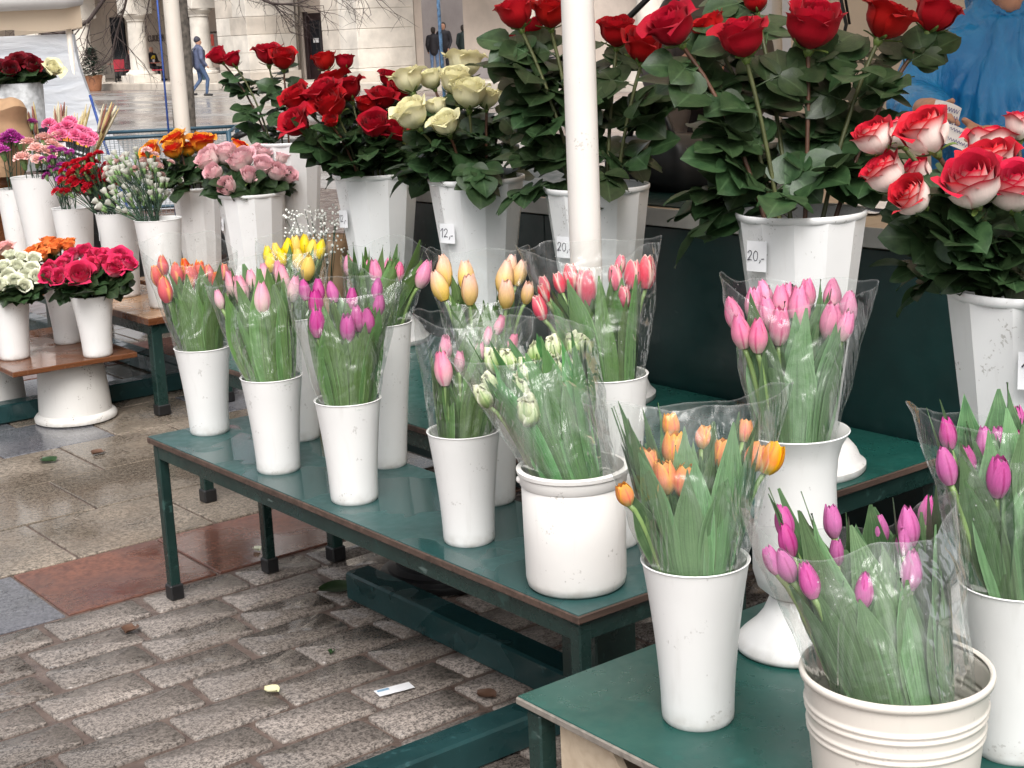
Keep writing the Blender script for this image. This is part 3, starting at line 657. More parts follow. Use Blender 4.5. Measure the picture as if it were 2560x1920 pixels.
def roof(u, v): 
    x, y_ = u*1.6, (v*2-1)*2.3; return Vector((x, y_, 2.42 + .45*(1-max(abs(u), abs(v*2-1)))))
mb = MB().grid(roof, 12, 12); ob('roof', mb.mesh('roof', CANVAS), o)
for (a, b) in (((-1.6, -2.3), (-1.6, 2.3)), ((-1.6, 2.3), (1.6, 2.3)), ((1.6, 2.3), (1.6, -2.3)), ((1.6, -2.3), (-1.6, -2.3))):
    ob('valance', MB().grid(lambda u, v: Vector((a[0]+(b[0]-a[0])*(u+1)/2, a[1]+(b[1]-a[1])*(u+1)/2, 2.42 - .22*v)), 16, 1).mesh('valance', CANVAS), o)
def wallfold(x, y0, y1, z0, z1, am=.03, n=40):
    return MB().grid(lambda u, v: Vector((x + am*math.sin(9*u + 2*v) + am*.6*math.sin(23*u+1), y0+(y1-y0)*(u+1)/2, z0+(z1-z0)*v)), n, 8)
w = ob('canvas_wall', wallfold(5.22, -.4, 4.60, .02, 2.5).mesh('canvas_wall', CANVAS)); tag(w, 'beige canvas wall hanging behind the seller', 'canvas wall')
w = ob('plastic_wall', wallfold(5.22, 4.62, 4.82, .02, 2.5, .01, 8).mesh('plastic_wall', WCANVAS)); tag(w, 'narrow white canvas strip beside the beige stall wall', 'canvas wall')
post('canopy_pole', 'pale square-looking tent post beside the white canvas strip behind the red roses', 4.95, 4.47, 0, 2.6, .022, POLEB)
mb = MB().tube([(0, 0, 1.2), (.03, -.02, .75), (-.01, .03, .35), (.05, .01, .1), (.03, .02, 0)], .008, 6).tube([(.03, .0, 1.2), (.05, .03, .7), (.03, .02, .3), (.06, .0, .1)], .006, 6)
tag(ob('hanging_cable', mb.mesh('hanging_cable', BLACK), loc=(5.0, 4.17, 1.37)), 'black cables hanging in front of the beige canvas wall', 'cable')

# crate below the front table
o = thing('wooden_crate', 'pale wooden crate with rounded handle holes under the front table', 'crate', (1.575, 1.285, .335))
def crate_side(L, h, t, M):
    mb = MB(); 
    out = [(-L/2, 0), (L/2, 0), (L/2, h), (L*.32, h), (L*.26, h*.72), (L*.14, h*.66), (-L*.14, h*.66), (-L*.26, h*.72), (-L*.32, h), (-L/2, h)]
    n = len(out); vs = [M @ Vector((x, -t/2, z)) for x, z in out] + [M @ Vector((x, t/2, z)) for x, z in out]
    return mb.add(vs, [tuple(range(n)), tuple(range(n, 2*n))[::-1]] + [(i, i+n, (i+1) % n + n, (i+1) % n) for i in range(n)])
for (M, L) in ((Matrix.Translation((-.28, 0, 0)) @ Matrix.Rotation(R_(90), 4, 'Z'), .62), (Matrix.Translation((.28, 0, 0)) @ Matrix.Rotation(R_(90), 4, 'Z'), .62), (Matrix.Translation((0, .315, 0)), .55), (Matrix.Translation((0, -.315, 0)), .55)):
    ob('side_board', crate_side(L, .17, .012, M).mesh('side_board', CRATEW, smooth=False), o)
for k in range(4): ob('bottom_slat', MB().box(-.27, .27, -.29+k*.15, -.17+k*.15, .001, .012, .002).mesh('bottom_slat', CRATEW, smooth=False), o)
for sx in (-1, 1):
    for sy in (-1, 1): ob('corner_post', MB().box(sx*.262-.012, sx*.262+.012, sy*.296-.012, sy*.296+.012, .014, .19, .002).mesh('corner_post', CRATEW, smooth=False), o)
o = thing('crate_stand', 'dark crate below the pale crate under the front table', 'crate', (1.575, 1.285, 0))
for (a, b, c_, d) in ((-.28, -.265, -.31, .31), (.265, .28, -.31, .31), (-.262, .262, .295, .31), (-.262, .262, -.31, -.295)):
    for z in (.02, .11, .20): ob('slat', MB().box(a, b, c_, d, z, z+.07, .002).mesh('slat', BLACK, smooth=False), o)
ob('lid', MB().box(-.28, .28, -.31, .31, .30, .333, .002).mesh('lid', BLACK, smooth=False), o)
# brown board on upturned buckets at left
o = tag(ob('brown_board', MB().box(-.26, .26, -.42, .45, 0, .022, .003).mesh('brown_board', BROWN, smooth=False), loc=(2.262, 6.215, .258), rot=(0, 0, R_(-2))), 'wet brown board lying on upturned white buckets at left', 'board')
def upturned(x, y, s, label):
    o = thing('upturned_bucket', label, 'bucket', (x, y, 0), rnd(0, 6), 'upturned buckets')
    h = .256
    ob('body', MB().lathe([(.150*s, .028), (.146*s, .10), (.135*s, .22), (.130*s, h-.01), (.125*s, h), (.01, h)], 44).mesh('body', DIRTYW, sharp=45), o)
    ob('rim', MB().lathe([(.16*s, 0), (.168*s, .004), (.170*s, .018), (.163*s, .028), (.155*s, .034), (.15*s, .036), (.14*s, .03), (.14*s, .002)], 44).mesh('rim', DIRTYW, sharp=45), o); return o
upturned(2.30, 6.0, 1.0, 'large upturned dirty white bucket carrying the brown board, nearest the setts')
upturned(2.12, 6.42, .8, 'smaller upturned white bucket under the far left part of the brown board')
BL_v20b = (2.507,2.198,1.09,[(2.428,2.292,1.468,.106),(2.569,2.215,1.487,.129),(2.728,2.146,1.492,.109),(2.856,2.114,1.498,.099),(2.588,2.399,1.543,.059),(2.481,2.44,1.49,.082),(2.321,2.397,1.497,.105)])
BL_v20a = (2.648,3.031,1.09,[(2.541,3.211,1.55,.095),(2.632,3.178,1.547,.092),(2.567,3.282,1.466,.056),(2.776,3.076,1.49,.092),(2.755,2.952,1.453,.102),(2.651,3.281,1.509,.065)])
BL_v12b = (2.63,3.541,1.09,[(2.506,3.683,1.38,.086),(2.599,3.701,1.377,.068),(2.6,3.583,1.372,.09),(2.692,3.654,1.416,.099),(2.598,3.509,1.337,.1),(2.446,3.586,1.288,.1),(2.551,3.612,1.301,.062),(2.505,3.505,1.256,.077),(2.665,3.517,1.319,.069),(2.778,3.571,1.316,.061)])
BL_v12a = (2.694,4.176,1.07,[(2.524,4.356,1.322,.094),(2.576,4.266,1.331,.109),(2.466,4.273,1.244,.092),(2.558,4.206,1.3,.102),(2.685,4.302,1.343,.092),(2.676,4.38,1.365,.08),(2.826,4.267,1.37,.061),(2.826,4.203,1.331,.071),(2.746,4.181,1.309,.081),(2.688,4.194,1.29,.07),(2.647,4.091,1.232,.092),(2.712,4.072,1.205,.082),(2.535,4.17,1.251,.046),(2.681,4.424,1.436,.075),(2.744,4.399,1.43,.062)])
BL_v7 = (3.29,5.77,1.08,[(3.113,6.017,1.458,.08),(3.135,5.931,1.44,.075),(3.285,5.886,1.458,.107),(3.302,5.788,1.434,.106)])
BL_vN = (2.03,1.3,1.09,[(1.831,1.46,1.332,.046),(1.851,1.382,1.34,.057),(1.915,1.486,1.331,.04),(1.827,1.435,1.28,.049),(1.937,1.463,1.267,.042),(1.819,1.38,1.249,.046),(1.874,1.317,1.266,.065),(1.986,1.365,1.282,.063),(2.078,1.429,1.302,.058),(1.938,1.29,1.254,.061),(2.105,1.391,1.332,.041)])
BL_v5 = (3.2,6.52,.87,[(3.118,6.554,1.037,.097),(3.161,6.61,1.073,.105),(3.27,6.559,1.055,.117),(3.043,6.636,1.028,.097),(3.024,6.582,.974,.074),(3.43,6.492,1.023,.084),(3.223,6.615,1.03,.087)])
BL_v6 = (3.06,5.72,.89,[(2.932,5.835,1.032,.105),(3.012,5.83,1.049,.105),(3.055,5.765,1.032,.102),(3.146,5.751,1.042,.089),(3.217,5.704,1.024,.089),(2.919,5.765,.984,.077),(3.088,5.653,.998,.087),(3.03,5.661,.965,.077),(3.134,5.622,.971,.087),(2.928,5.678,.929,.083),(3.183,5.618,.953,.074),(3.023,5.746,1.014,.084)])
BL_q1 = (2.102,6.084,.53,[(2.11,6.076,0.623,0.056),(2.159,6.099,0.65,0.056),(2.167,6.032,0.619,0.056),(2.12,6.027,0.602,0.059),(2.115,6.134,0.653,0.053),(2.204,6.053,0.642,0.053),(2.199,5.995,0.612,0.055),(2.137,5.982,0.586,0.049),(2.068,6.039,0.591,0.052),(2.163,6.175,0.69,0.05),(2.197,6.134,0.681,0.05),(2.232,6.093,0.672,0.05)])
BL_q2 = (2.38,6.207,.53,[(2.295,6.278,0.681,0.058),(2.309,6.211,0.668,0.057),(2.393,6.34,0.707,0.062),(2.414,6.285,0.697,0.058),(2.437,6.233,0.688,0.055),(2.383,6.254,0.686,0.058),(2.336,6.301,0.691,0.051),(2.465,6.278,0.702,0.048)])
BL_q3 = (2.365,5.853,.53,[(2.239,5.948,0.643,0.065),(2.285,5.934,0.649,0.062),(2.215,5.92,0.624,0.058),(2.25,5.876,0.615,0.065),(2.319,5.838,0.618,0.1),(2.384,5.857,0.644,0.072),(2.445,5.898,0.679,0.066),(2.442,5.837,0.651,0.072),(2.444,5.787,0.631,0.072),(2.503,5.852,0.675,0.066),(2.478,5.802,0.647,0.069),(2.506,5.786,0.648,0.065),(2.348,5.974,0.684,0.063),(2.398,5.967,0.695,0.063),(2.419,5.918,0.68,0.059),(2.312,5.954,0.666,0.056)])
TU_A = ((1.78,3.678,0.71,0.073),[(1.704,3.713,0.873,0.066),(1.766,3.762,0.9,0.059),(1.719,3.788,0.899,0.054),(1.758,3.828,0.92,0.051),(1.801,3.776,0.912,0.05),(1.789,3.725,0.893,0.063),(1.819,3.735,0.902,0.057),(1.835,3.707,0.896,0.05),(1.872,3.694,0.899,0.041),(1.835,3.67,0.884,0.043)],(1.69,3.83,0.991),(1.896,3.657,0.943),1.007,0.931)
TU_B = ((1.727,3.2,0.71,0.073),[(1.717,3.2,0.904,0.077),(1.696,3.262,0.919,0.068),(1.736,3.283,0.935,0.051),(1.8,3.242,0.934,0.065),(1.799,3.188,0.916,0.058),(1.691,3.3,0.931,0.059),(1.779,3.293,0.947,0.046),(1.633,3.259,0.906,0.042),(1.81,3.278,0.948,0.05)],(1.634,3.337,0.933),(1.824,3.194,0.943),0.988,0.929)
TU_C = ((1.727,2.85,0.71,0.073),[(1.68,2.885,0.887,0.059),(1.714,2.942,0.921,0.055),(1.717,2.993,0.945,0.046),(1.742,2.974,0.943,0.048),(1.763,2.949,0.939,0.046),(1.725,2.83,0.876,0.057),(1.759,2.842,0.891,0.054),(1.775,2.823,0.887,0.052),(1.85,2.894,0.94,0.044),(1.823,2.848,0.911,0.045),(1.788,2.905,0.926,0.044)],(1.659,2.971,0.941),(1.859,2.818,0.946),0.971,0.942)
TU_F = ((1.942,3.05,0.83,0.078),[(1.95,3.051,0.951,0.054),(2.022,2.951,0.946,0.063),(1.971,3.121,0.954,0.045),(1.994,3.016,0.949,0.044),(1.942,3.158,0.956,0.049),(2.008,3.085,0.951,0.043)],(1.908,3.123,0.988),(2.078,2.986,0.969),1.014,0.946)
TU_G = ((1.923,3.45,0.8,0.075),[(1.959,3.389,0.929,0.062),(1.897,3.474,0.943,0.048),(1.931,3.475,0.949,0.048),(1.963,3.442,0.945,0.055),(1.973,3.512,0.968,0.049),(1.996,3.51,0.971,0.049),(2.018,3.499,0.972,0.051),(2.019,3.465,0.962,0.051),(1.912,3.513,0.957,0.044),(2.039,3.455,0.962,0.049),(1.939,3.516,0.963,0.042)],(1.892,3.532,0.997),(2.052,3.404,0.982),1.016,0.96)
TU_H = ((1.945,2.62,0.82,0.078),[(1.878,2.684,0.965,0.063),(1.917,2.72,0.984,0.061),(1.949,2.68,0.977,0.062),(1.92,2.63,0.956,0.061),(2.015,2.624,0.972,0.068),(2.048,2.645,0.986,0.054),(1.971,2.565,0.946,0.059),(2.051,2.617,0.977,0.054),(2.011,2.541,0.946,0.045),(1.94,2.747,0.997,0.045)],(1.88,2.731,1.025),(2.055,2.593,1.016),1.025,0.915)
TU_D = ((1.744,2.435,0.71,0.073),[(1.702,2.435,0.844,0.061),(1.743,2.482,0.874,0.046),(1.872,2.465,0.904,0.037),(1.834,2.455,0.889,0.033),(1.741,2.432,0.853,0.037),(1.858,2.405,0.874,0.038),(1.791,2.429,0.865,0.036)],(1.707,2.53,0.933),(1.897,2.38,0.922),0.945,0.921)
TU_E = ((1.74,2.09,0.705,0.09),[(1.677,2.155,0.852,0.045),(1.661,2.115,0.824,0.046),(1.729,2.122,0.854,0.048),(1.711,2.171,0.875,0.042),(1.754,2.15,0.88,0.045),(1.774,2.119,0.87,0.041),(1.783,2.18,0.909,0.038),(1.819,2.162,0.913,0.035),(1.831,2.148,0.91,0.034),(1.676,2.231,0.896,0.036),(1.641,2.197,0.863,0.033),(1.615,2.186,0.846,0.033),(1.698,2.215,0.895,0.033),(1.751,2.195,0.905,0.035)],(1.598,2.258,0.902),(1.812,2.101,0.931),0.974,0.906)
TU_I = ((1.945,2.21,0.825,0.078),[(1.94,2.261,0.997,0.067),(1.934,2.303,1.013,0.052),(2.038,2.232,1.012,0.055),(2.005,2.247,1.009,0.047),(2.068,2.221,1.015,0.062),(1.981,2.194,0.98,0.041),(1.907,2.306,1.006,0.039),(1.877,2.317,1.003,0.037),(1.861,2.3,0.992,0.035),(1.827,2.273,0.971,0.046),(2.039,2.269,1.028,0.038)],(1.849,2.355,1.066),(2.07,2.186,1.072),1.08,1.058)
TU_J = ((1.706,1.506,0.885,0.066),[(1.635,1.552,1.046,0.05),(1.646,1.527,1.041,0.049),(1.664,1.593,1.063,0.048),(1.709,1.593,1.072,0.047),(1.704,1.561,1.061,0.048),(1.749,1.573,1.073,0.047),(1.692,1.525,1.048,0.053),(1.759,1.545,1.066,0.057),(1.765,1.572,1.076,0.044),(1.799,1.563,1.079,0.042),(1.826,1.536,1.076,0.048),(1.764,1.486,1.049,0.054),(1.813,1.494,1.06,0.05),(1.77,1.463,1.044,0.043),(1.746,1.605,1.082,0.04)],(1.658,1.61,1.11),(1.839,1.465,1.094),1.105,1.073)
TU_K = ((1.412,1.431,0.77,0.073),[(1.477,1.434,0.909,0.043),(1.399,1.433,0.888,0.045),(1.427,1.484,0.917,0.044),(1.378,1.487,0.904,0.044),(1.38,1.456,0.892,0.043),(1.455,1.519,0.94,0.032),(1.507,1.403,0.905,0.04),(1.522,1.388,0.903,0.044),(1.53,1.446,0.93,0.029),(1.315,1.467,0.88,0.031),(1.477,1.475,0.927,0.031)],(1.332,1.555,0.981),(1.555,1.385,0.989),0.972,0.996)
TU_L = ((1.38,1.06,0.715,0.1),[(1.337,1.199,0.898,0.04),(1.317,1.176,0.884,0.038),(1.286,1.151,0.867,0.04),(1.383,1.162,0.896,0.038),(1.328,1.067,0.847,0.037),(1.288,1.117,0.856,0.04),(1.451,1.099,0.888,0.045),(1.397,1.053,0.857,0.044),(1.42,1.117,0.887,0.034),(1.349,1.126,0.873,0.029),(1.425,1.088,0.877,0.032),(1.278,1.166,0.871,0.032),(1.489,1.101,0.899,0.033)],(1.27,1.204,0.917),(1.47,1.052,0.923),0.875,0.89)
TU_M = ((1.648,1.073,0.77,0.073),[(1.637,1.179,0.954,0.039),(1.574,1.135,0.931,0.045),(1.657,1.135,0.945,0.04),(1.673,1.123,0.944,0.04),(1.606,1.078,0.921,0.049),(1.681,1.104,0.94,0.04),(1.731,1.136,0.958,0.041),(1.607,1.126,0.934,0.036)],(1.58,1.192,0.996),(1.758,1.049,0.977),0.972,0.978)
# ---------------------------------------------------------------- cups and vases
GC = 'white cups of tulips on the green bench'
cup((1.78, 3.678, .47), .075, .054, .238, 'white cup of red and yellow tulips at the far left end of the green bench', group=GC)
cup((1.727, 3.205, .47), .075, .054, .238, 'white cup of pale pink tulips, second from the far end of the green bench', group=GC)
cup((1.727, 2.855, .47), .075, .055, .238, 'white cup of magenta tulips in the front row of the green bench', group=GC)
cup((1.744, 2.435, .47), .075, .054, .238, 'white cup of fringed pink tulips next to the wide white pail', group=GC)
cup((1.942, 3.04, .47), .080, .048, .36, 'tall white cup of leafy pink tulips behind the magenta tulips', group=GC, flare=1.2)
cup((1.923, 3.43, .47), .078, .050, .33, 'tall white cup of yellow tulips in the back row of the green bench', group=GC, flare=1.2)
cup((1.945, 2.62, .47), .080, .054, .35, 'tall white cup of yellow and pink tulips behind the fringed pink ones', group=GC, flare=1.2)
cup((1.945, 2.21, .47), .080, .054, .355, 'tall white cup of red and white tulips behind the wide pail', group=GC, flare=1.2)
cup((1.412, 1.431, .53), .075, .052, .24, 'white cup of orange tulips on the front table', group='cups on the front table')
cup((1.648, 1.073, .53), .075, .052, .24, 'white cup of magenta tulips cut off by the right picture edge', group='cups on the front table')
# wide pail
o = thing('wide_pail', 'wide straight white pail of greenish white tulips on the near end of the bench', 'pail', (1.74, 2.085, .47))
h = .235; ob('body', MB().lathe(shell([(.086, 0), (.093, .006), (.096, .02), (.097, .1), (.098, h-.03)], .003, .05), 56).mesh('pail_body', OLDW, sharp=45), o)
ob('rim', MB().lathe([(.0975, h-.034), (.101, h-.03), (.102, h-.012), (.1055, h-.009), (.1065, h-.002), (.104, h), (.097, h), (.096, h-.03)], 56, cap=False).mesh('pail_rim', OLDW, sharp=40), o)
for a in (2.6, 5.75): ob('handle_lug', MB().ball((.1*math.cos(a), .1*math.sin(a), h-.02), .008).mesh('handle_lug', OLDW), o)
ob('water', MB().lathe([(.001, .14), (.09, .14)], 24).mesh('pail_water', WATER), o)
# footed urn
o = thing('footed_urn', 'white footed urn of pink tulips on the front table', 'urn', (1.706, 1.506, .53)); h = .355
ob('bowl', MB().lathe(shell([(.022, .085), (.042, .089), (.060, .105), (.067, .13), (.0675, .17), (.064, .22), (.062, .27), (.0645, .31), (.071, .335), (.083, h)], .003, .15), 56).mesh('bowl', WHITE, sharp=50), o)
ob('foot', MB().lathe([(.092, 0), (.096, .004), (.096, .010), (.086, .022), (.066, .04), (.052, .058), (.045, .074), (.04, .086), (.01, .088)], 48).mesh('foot', WHITE, sharp=50), o)
ob('water', MB().lathe([(.001, .26), (.058, .26)], 24).mesh('urn_water', WATER), o)
# ribbed cream bucket
o = thing('ribbed_bucket', 'cream painted metal bucket with ribs in the front right corner', 'bucket', (1.38, 1.06, .53)); h = .205
pr = [(.088, 0), (.092, .004)]
for z in [i*.0021 for i in range(2, 94)]:
    r = .092 + (.111-.092)*z/h
    for zc in (.130, .139, .157, .166):
        r += .0028*max(0, 1-abs(z-zc)/.0042)
    pr.append((r, z))
ob('body', MB().lathe(shell(pr + [(.111, h-.006)], .0015, .03), 64).mesh('bucket_body', CREAM), o)
ob('rim', MB().lathe([(.1105, h-.009), (.1145, h-.007), (.1155, h-.002), (.1145, h+.002), (.111, h+.003), (.1085, h)], 64, cap=False).mesh('bucket_rim', CREAM), o)
# rose vases
FV = 'tall faceted white vases'
facet_vase((2.507, 2.198, .51), .14, .585, 'tall faceted white vase of big red roses priced 20, right of the middle', FV, rz=.1)
facet_vase((2.648, 3.031, .51), .14, .585, 'tall faceted white vase priced 20 standing behind the white pole', FV, rz=.2)
facet_vase((2.63, 3.541, .51), .14, .585, 'tall faceted white vase of ivory roses priced 12', FV, rz=.05)
facet_vase((2.694, 4.176, .51), .14, .565, 'tall faceted white vase of red roses priced 12', FV, rz=.22)
facet_vase((3.29, 5.77, .42), .14, .665, 'tall faceted white vase with sparse red roses behind the pale pink roses', FV, rz=0)
facet_vase((2.03, 1.30, .53), .14, .56, 'tall faceted white vase of red and white roses at the right edge', FV, rz=.3)
facet_vase((3.06, 5.72, .42), .143, .47, 'faceted white vase of pale pink roses', FV, foot=False, rb=.10, rz=.1)
facet_vase((3.2, 6.52, .42), .115, .44, 'faceted white vase of orange and red roses', FV, foot=False, rb=.085, rz=.3)
GB = 'smooth white carnation buckets'
cup((2.70, 7.22, .42), .118, .062, .50, 'largest smooth white bucket, full of salmon pink carnations at far left', 'bucket', GB, 'flower_bucket', flare=1.1)
cup((2.70, 6.80, .42), .094, .068, .375, 'smooth white bucket of purple spray carnations', 'bucket', GB, 'flower_bucket', flare=1.2)
cup((2.735, 6.38, .42), .094, .068, .375, 'smooth white bucket of red spray carnations priced 4', 'bucket', GB, 'flower_bucket', flare=1.2)
cup((2.735, 5.96, .42), .099, .070, .375, 'smooth white bucket of white and pink spray carnations', 'bucket', GB, 'flower_bucket', flare=1.2)
GQ = 'white cups on the brown board'
cup((2.102, 6.084, .281), .085, .062, .25, 'white cup of greenish white roses on the brown board', group=GQ)
cup((2.39, 6.23, .281), .08, .058, .25, 'white cup of orange roses at the back of the brown board', group=GQ)
cup((2.365, 5.853, .281), .086, .060, .25, 'white cup of cerise roses at the corner of the brown board', group=GQ)
# price tags
price_tag('20,-', (2.362, 2.195, 1.012), (-1, -.05, 0), 0.054, 0.065, 'white price card reading 20 on the vase right of the middle', .02)
price_tag('12,-', (2.498, 3.518, .945), (-1, -.2, 0), 0.057, 0.056, 'white price card reading 12 on the ivory rose vase', .0)
price_tag('12,-', (2.56, 4.182, .935), (-1, .02, 0), 0.052, 0.056, 'white price card reading 12 on the red rose vase left of the ivory roses', .05)
price_tag('20,-', (2.515, 3.014, .945), (-1, -.14, 0), 0.057, 0.056, 'white price card reading 20 beside the white pole', .0)
price_tag('4,-', (2.650, 6.40, .70), (-1, .35, 0), .04, .045, 'small price card reading 4 on the red carnation bucket', .0)
price_tag('10,-', (2.925, 5.75, .765), (-1, .2, 0), .035, .05, 'small price card reading 10 on the pale pink rose vase', .0)
price_tag('12,-', (1.909, 1.219, .985), (-1, -.62, 0), 0.060, 0.056, 'price card on the vase at the right picture edge', .0)

# ---------------------------------------------------------------- roses
ORD = ['leftmost', 'second from left', 'third from left', 'fourth from left', 'fifth from left', 'sixth from left', 'seventh from left', 'eighth from left', 'ninth from left', 'tenth from left']
def ordinal(i, n):
    if i < (n+1)//2: return ORD[i]
    return ORD[n-1-i].replace('leftmost', 'rightmost').replace('left', 'right') if i < n-1 else 'rightmost'
BR = {}
def bunch(BL, mat, label, group, basez, n_extra=0, **k):
    vx, vy, rz, L = BL
    L = sorted(L, key=lambda q: q[0]*cx.x + q[1]*cx.y); BR[(vx, vy)] = []
    for i, (x, y, z, w) in enumerate(L): BR[(vx, vy)].append(make_rose((x, y, z), w, (vx, vy), rz, basez, mat, ordinal(i, len(L)) + ' ' + label, group, **k))
BL_v20b = (*BL_v20b[:3], [(x, y, z, w*.94) for x, y, z, w in BL_v20b[3]])
bunch(BL_v20b, RED, 'big red rose in the vase priced 20, right of the middle', 'roses in the right vase priced 20', .51, leaves=11, leafsize=.175, stem_r=.005, forms=(0, 3, 4, 8, 1), hmul=.88, top=.92)
bunch(BL_v20a, RED, 'big red rose in the vase priced 20 behind the white pole', 'roses in the vase behind the pole', .51, leaves=11, leafsize=.17, stem_r=.005, forms=(0, 3, 4, 8), top=.92)
bunch(BL_v12b, IVORY, 'ivory rose in the vase priced 12', 'ivory roses', .51, leaves=6, leafsize=.145, top=.7, forms=(0, 3, 4, 8, 7), face=.5)
bunch(BL_v12a, RED, 'red rose in the vase priced 12, left of the ivory roses', 'red roses priced 12', .51, leaves=5, leafsize=.15, top=.8)
bunch(BL_v7, RED, 'red rose standing high in the sparse vase before the arcade', 'red roses in the sparse vase', .42, leaves=8, leafsize=.135)
BL_vN = (*BL_vN[:3], [(x, y, z-.01, w*1.3) for x, y, z, w in BL_vN[3]])
bunch(BL_vN, BICO, 'red and white rose in the vase at the right edge', 'red and white roses', .53, leaves=7, leafsize=.115, stem_r=.0038, top=.6, forms=(7, 8, 4, 0), face=.6)
bunch(BL_v5, ORANGE, 'orange rose with red petal edges', 'orange and red roses', .42, leaves=5, leafsize=.15, top=.6)
bunch(BL_v6, PINKR, 'pale pink rose in the faceted vase', 'pale pink roses', .42, leaves=4, leafsize=.13, top=.5, low=True, forms=(6, 7, 8, 8, 4), face=.3)
bunch(BL_q1, WHITER, 'greenish white rose on the brown board at left', 'greenish white roses', .281, leaves=3, leafsize=.12, top=.5, low=True)
bunch(BL_q2, ORANGE2, 'orange rose on the brown board behind the cerise roses', 'orange roses on the brown board', .281, leaves=4, leafsize=.13, top=.5)
bunch(BL_q3, CERISE, 'cerise rose in the cup at the corner of the brown board', 'cerise roses', .281, leaves=3, leafsize=.13, top=.5, low=True)
make_rose((2.20, 6.33, .70), .075, (2.15, 6.3), .55, .3, PEACH, 'single peach rose above the greenish white roses', None, leaves=2)
# hanging leaves over the vase rims
for (vx, vy, rz, n, s, lab) in ((2.507, 2.198, 1.09, 9, .2, 'right red roses'), (2.648, 3.031, 1.09, 8, .19, 'red roses behind the pole'), (2.63, 3.541, 1.09, 9, .16, 'ivory roses'), (2.694, 4.176, 1.075, 8, .16, 'red roses priced 12'), (2.03, 1.30, 1.085, 10, .13, 'red and white roses'), (3.06, 5.72, .89, 5, .13, 'pale pink roses'), (3.2, 6.52, .86, 5, .14, 'orange roses'), (2.365, 5.853, .53, 6, .13, 'cerise roses')):
    for k in range(n):
        a = R_(90 + 60) + rnd(-1.7, 1.7)
        while abs(a - math.pi) < .5: a = R_(90 + 60) + rnd(-1.7, 1.7)
        q = Vector((vx + .125*math.cos(a)*(1 if s > .12 else .8), vy + .125*math.sin(a)*(1 if s > .12 else .8), rz + rnd(.0, .06)))
        if vx < 2.4 and rz < .6: q = Vector((vx + .08*math.cos(a), vy + .08*math.sin(a), rz+.01))
        rt = RNG.choice(BR[(vx, vy)])
        ob('leaf', RNG.choice(ROSE_LEAF), rt, M=look_M(q - Vector(rt.location), (math.cos(a), math.sin(a), rnd(-.75, .35)), (rnd(-.3, .3), rnd(-.3, .3), 1), s*rnd(.7, 1.1)))
# ---------------------------------------------------------------- wrapped tulip bouquets
def dir_M(loc, z, ydir, scale=1):
    z = Vector(z).normalized(); y = Vector(ydir); y = y - z*y.dot(z)
    if y.length < 1e-3: y = Vector((1, 0, 0)) - z*z.x
    y.normalize(); x = y.cross(z)
    s = scale if hasattr(scale, '__len__') else (scale,)*3
    return Matrix.Translation(loc) @ Matrix(((x.x, y.x, z.x, 0), (x.y, y.y, z.y, 0), (x.z, y.z, z.z, 0), (0, 0, 0, 1))) @ Matrix.Diagonal((*s, 1))
def wrapper(T, root, base, mat, depth=.5, seed=0, bz=None):
    (x, y, rz, rr), L, wl, wr, zb, zf = T; wl, wr = Vector(wl), Vector(wr)
    e = Vector((wr.x-wl.x, wr.y-wl.y, 0)); a = e.length/2; e.normalize(); n = Vector((-e.y, e.x, 0))
    if n.dot(Vector((-x, -y, 0))) < 0: n = -n
    C0 = Vector((x, y, (bz if bz else rz-.012))); Ct = (wl+wr)/2; rb = rr*.93
    def fn(u, v):
        p = u*math.pi; cs, sn = math.cos(p), math.sin(p); k = abs(cs)**3; yy = math.copysign(abs(sn)**1.25, sn)
        zc = wr.z if cs > 0 else wl.z; zt = k*zc + (1-k)*(zf if sn > 0 else zb)
        zt += .016*noise.noise(Vector((cs*1.7+seed, sn*1.7, seed*.3))) + .012*k; s = v; bulge = math.sin(math.pi*s)*.10
        A = rb + (a-rb)*(s**.92) ; B = rb + (a*depth-rb)*s + bulge*a*.5
        ctr = C0.lerp(Vector((Ct.x, Ct.y, zt)), s)
        q = ctr + e*(A*cs*(1+.05*k*s)) + n*(B*(yy if s > .25 else sn + (yy-sn)*s/.25))
        w = noise.noise_vector(q*16 + Vector((seed, 0, 0)))*.0075*(.35+s*.8) + noise.noise_vector(q*45 + Vector((0, seed, 0)))*.003
        return q + w - base
    mb = MB().grid(fn, 56, 12, lambda u, v: (v, abs(math.cos(u*math.pi))**10, 0)); return ob('wrapper', mb.mesh('wrapper', mat, attr=True), root)
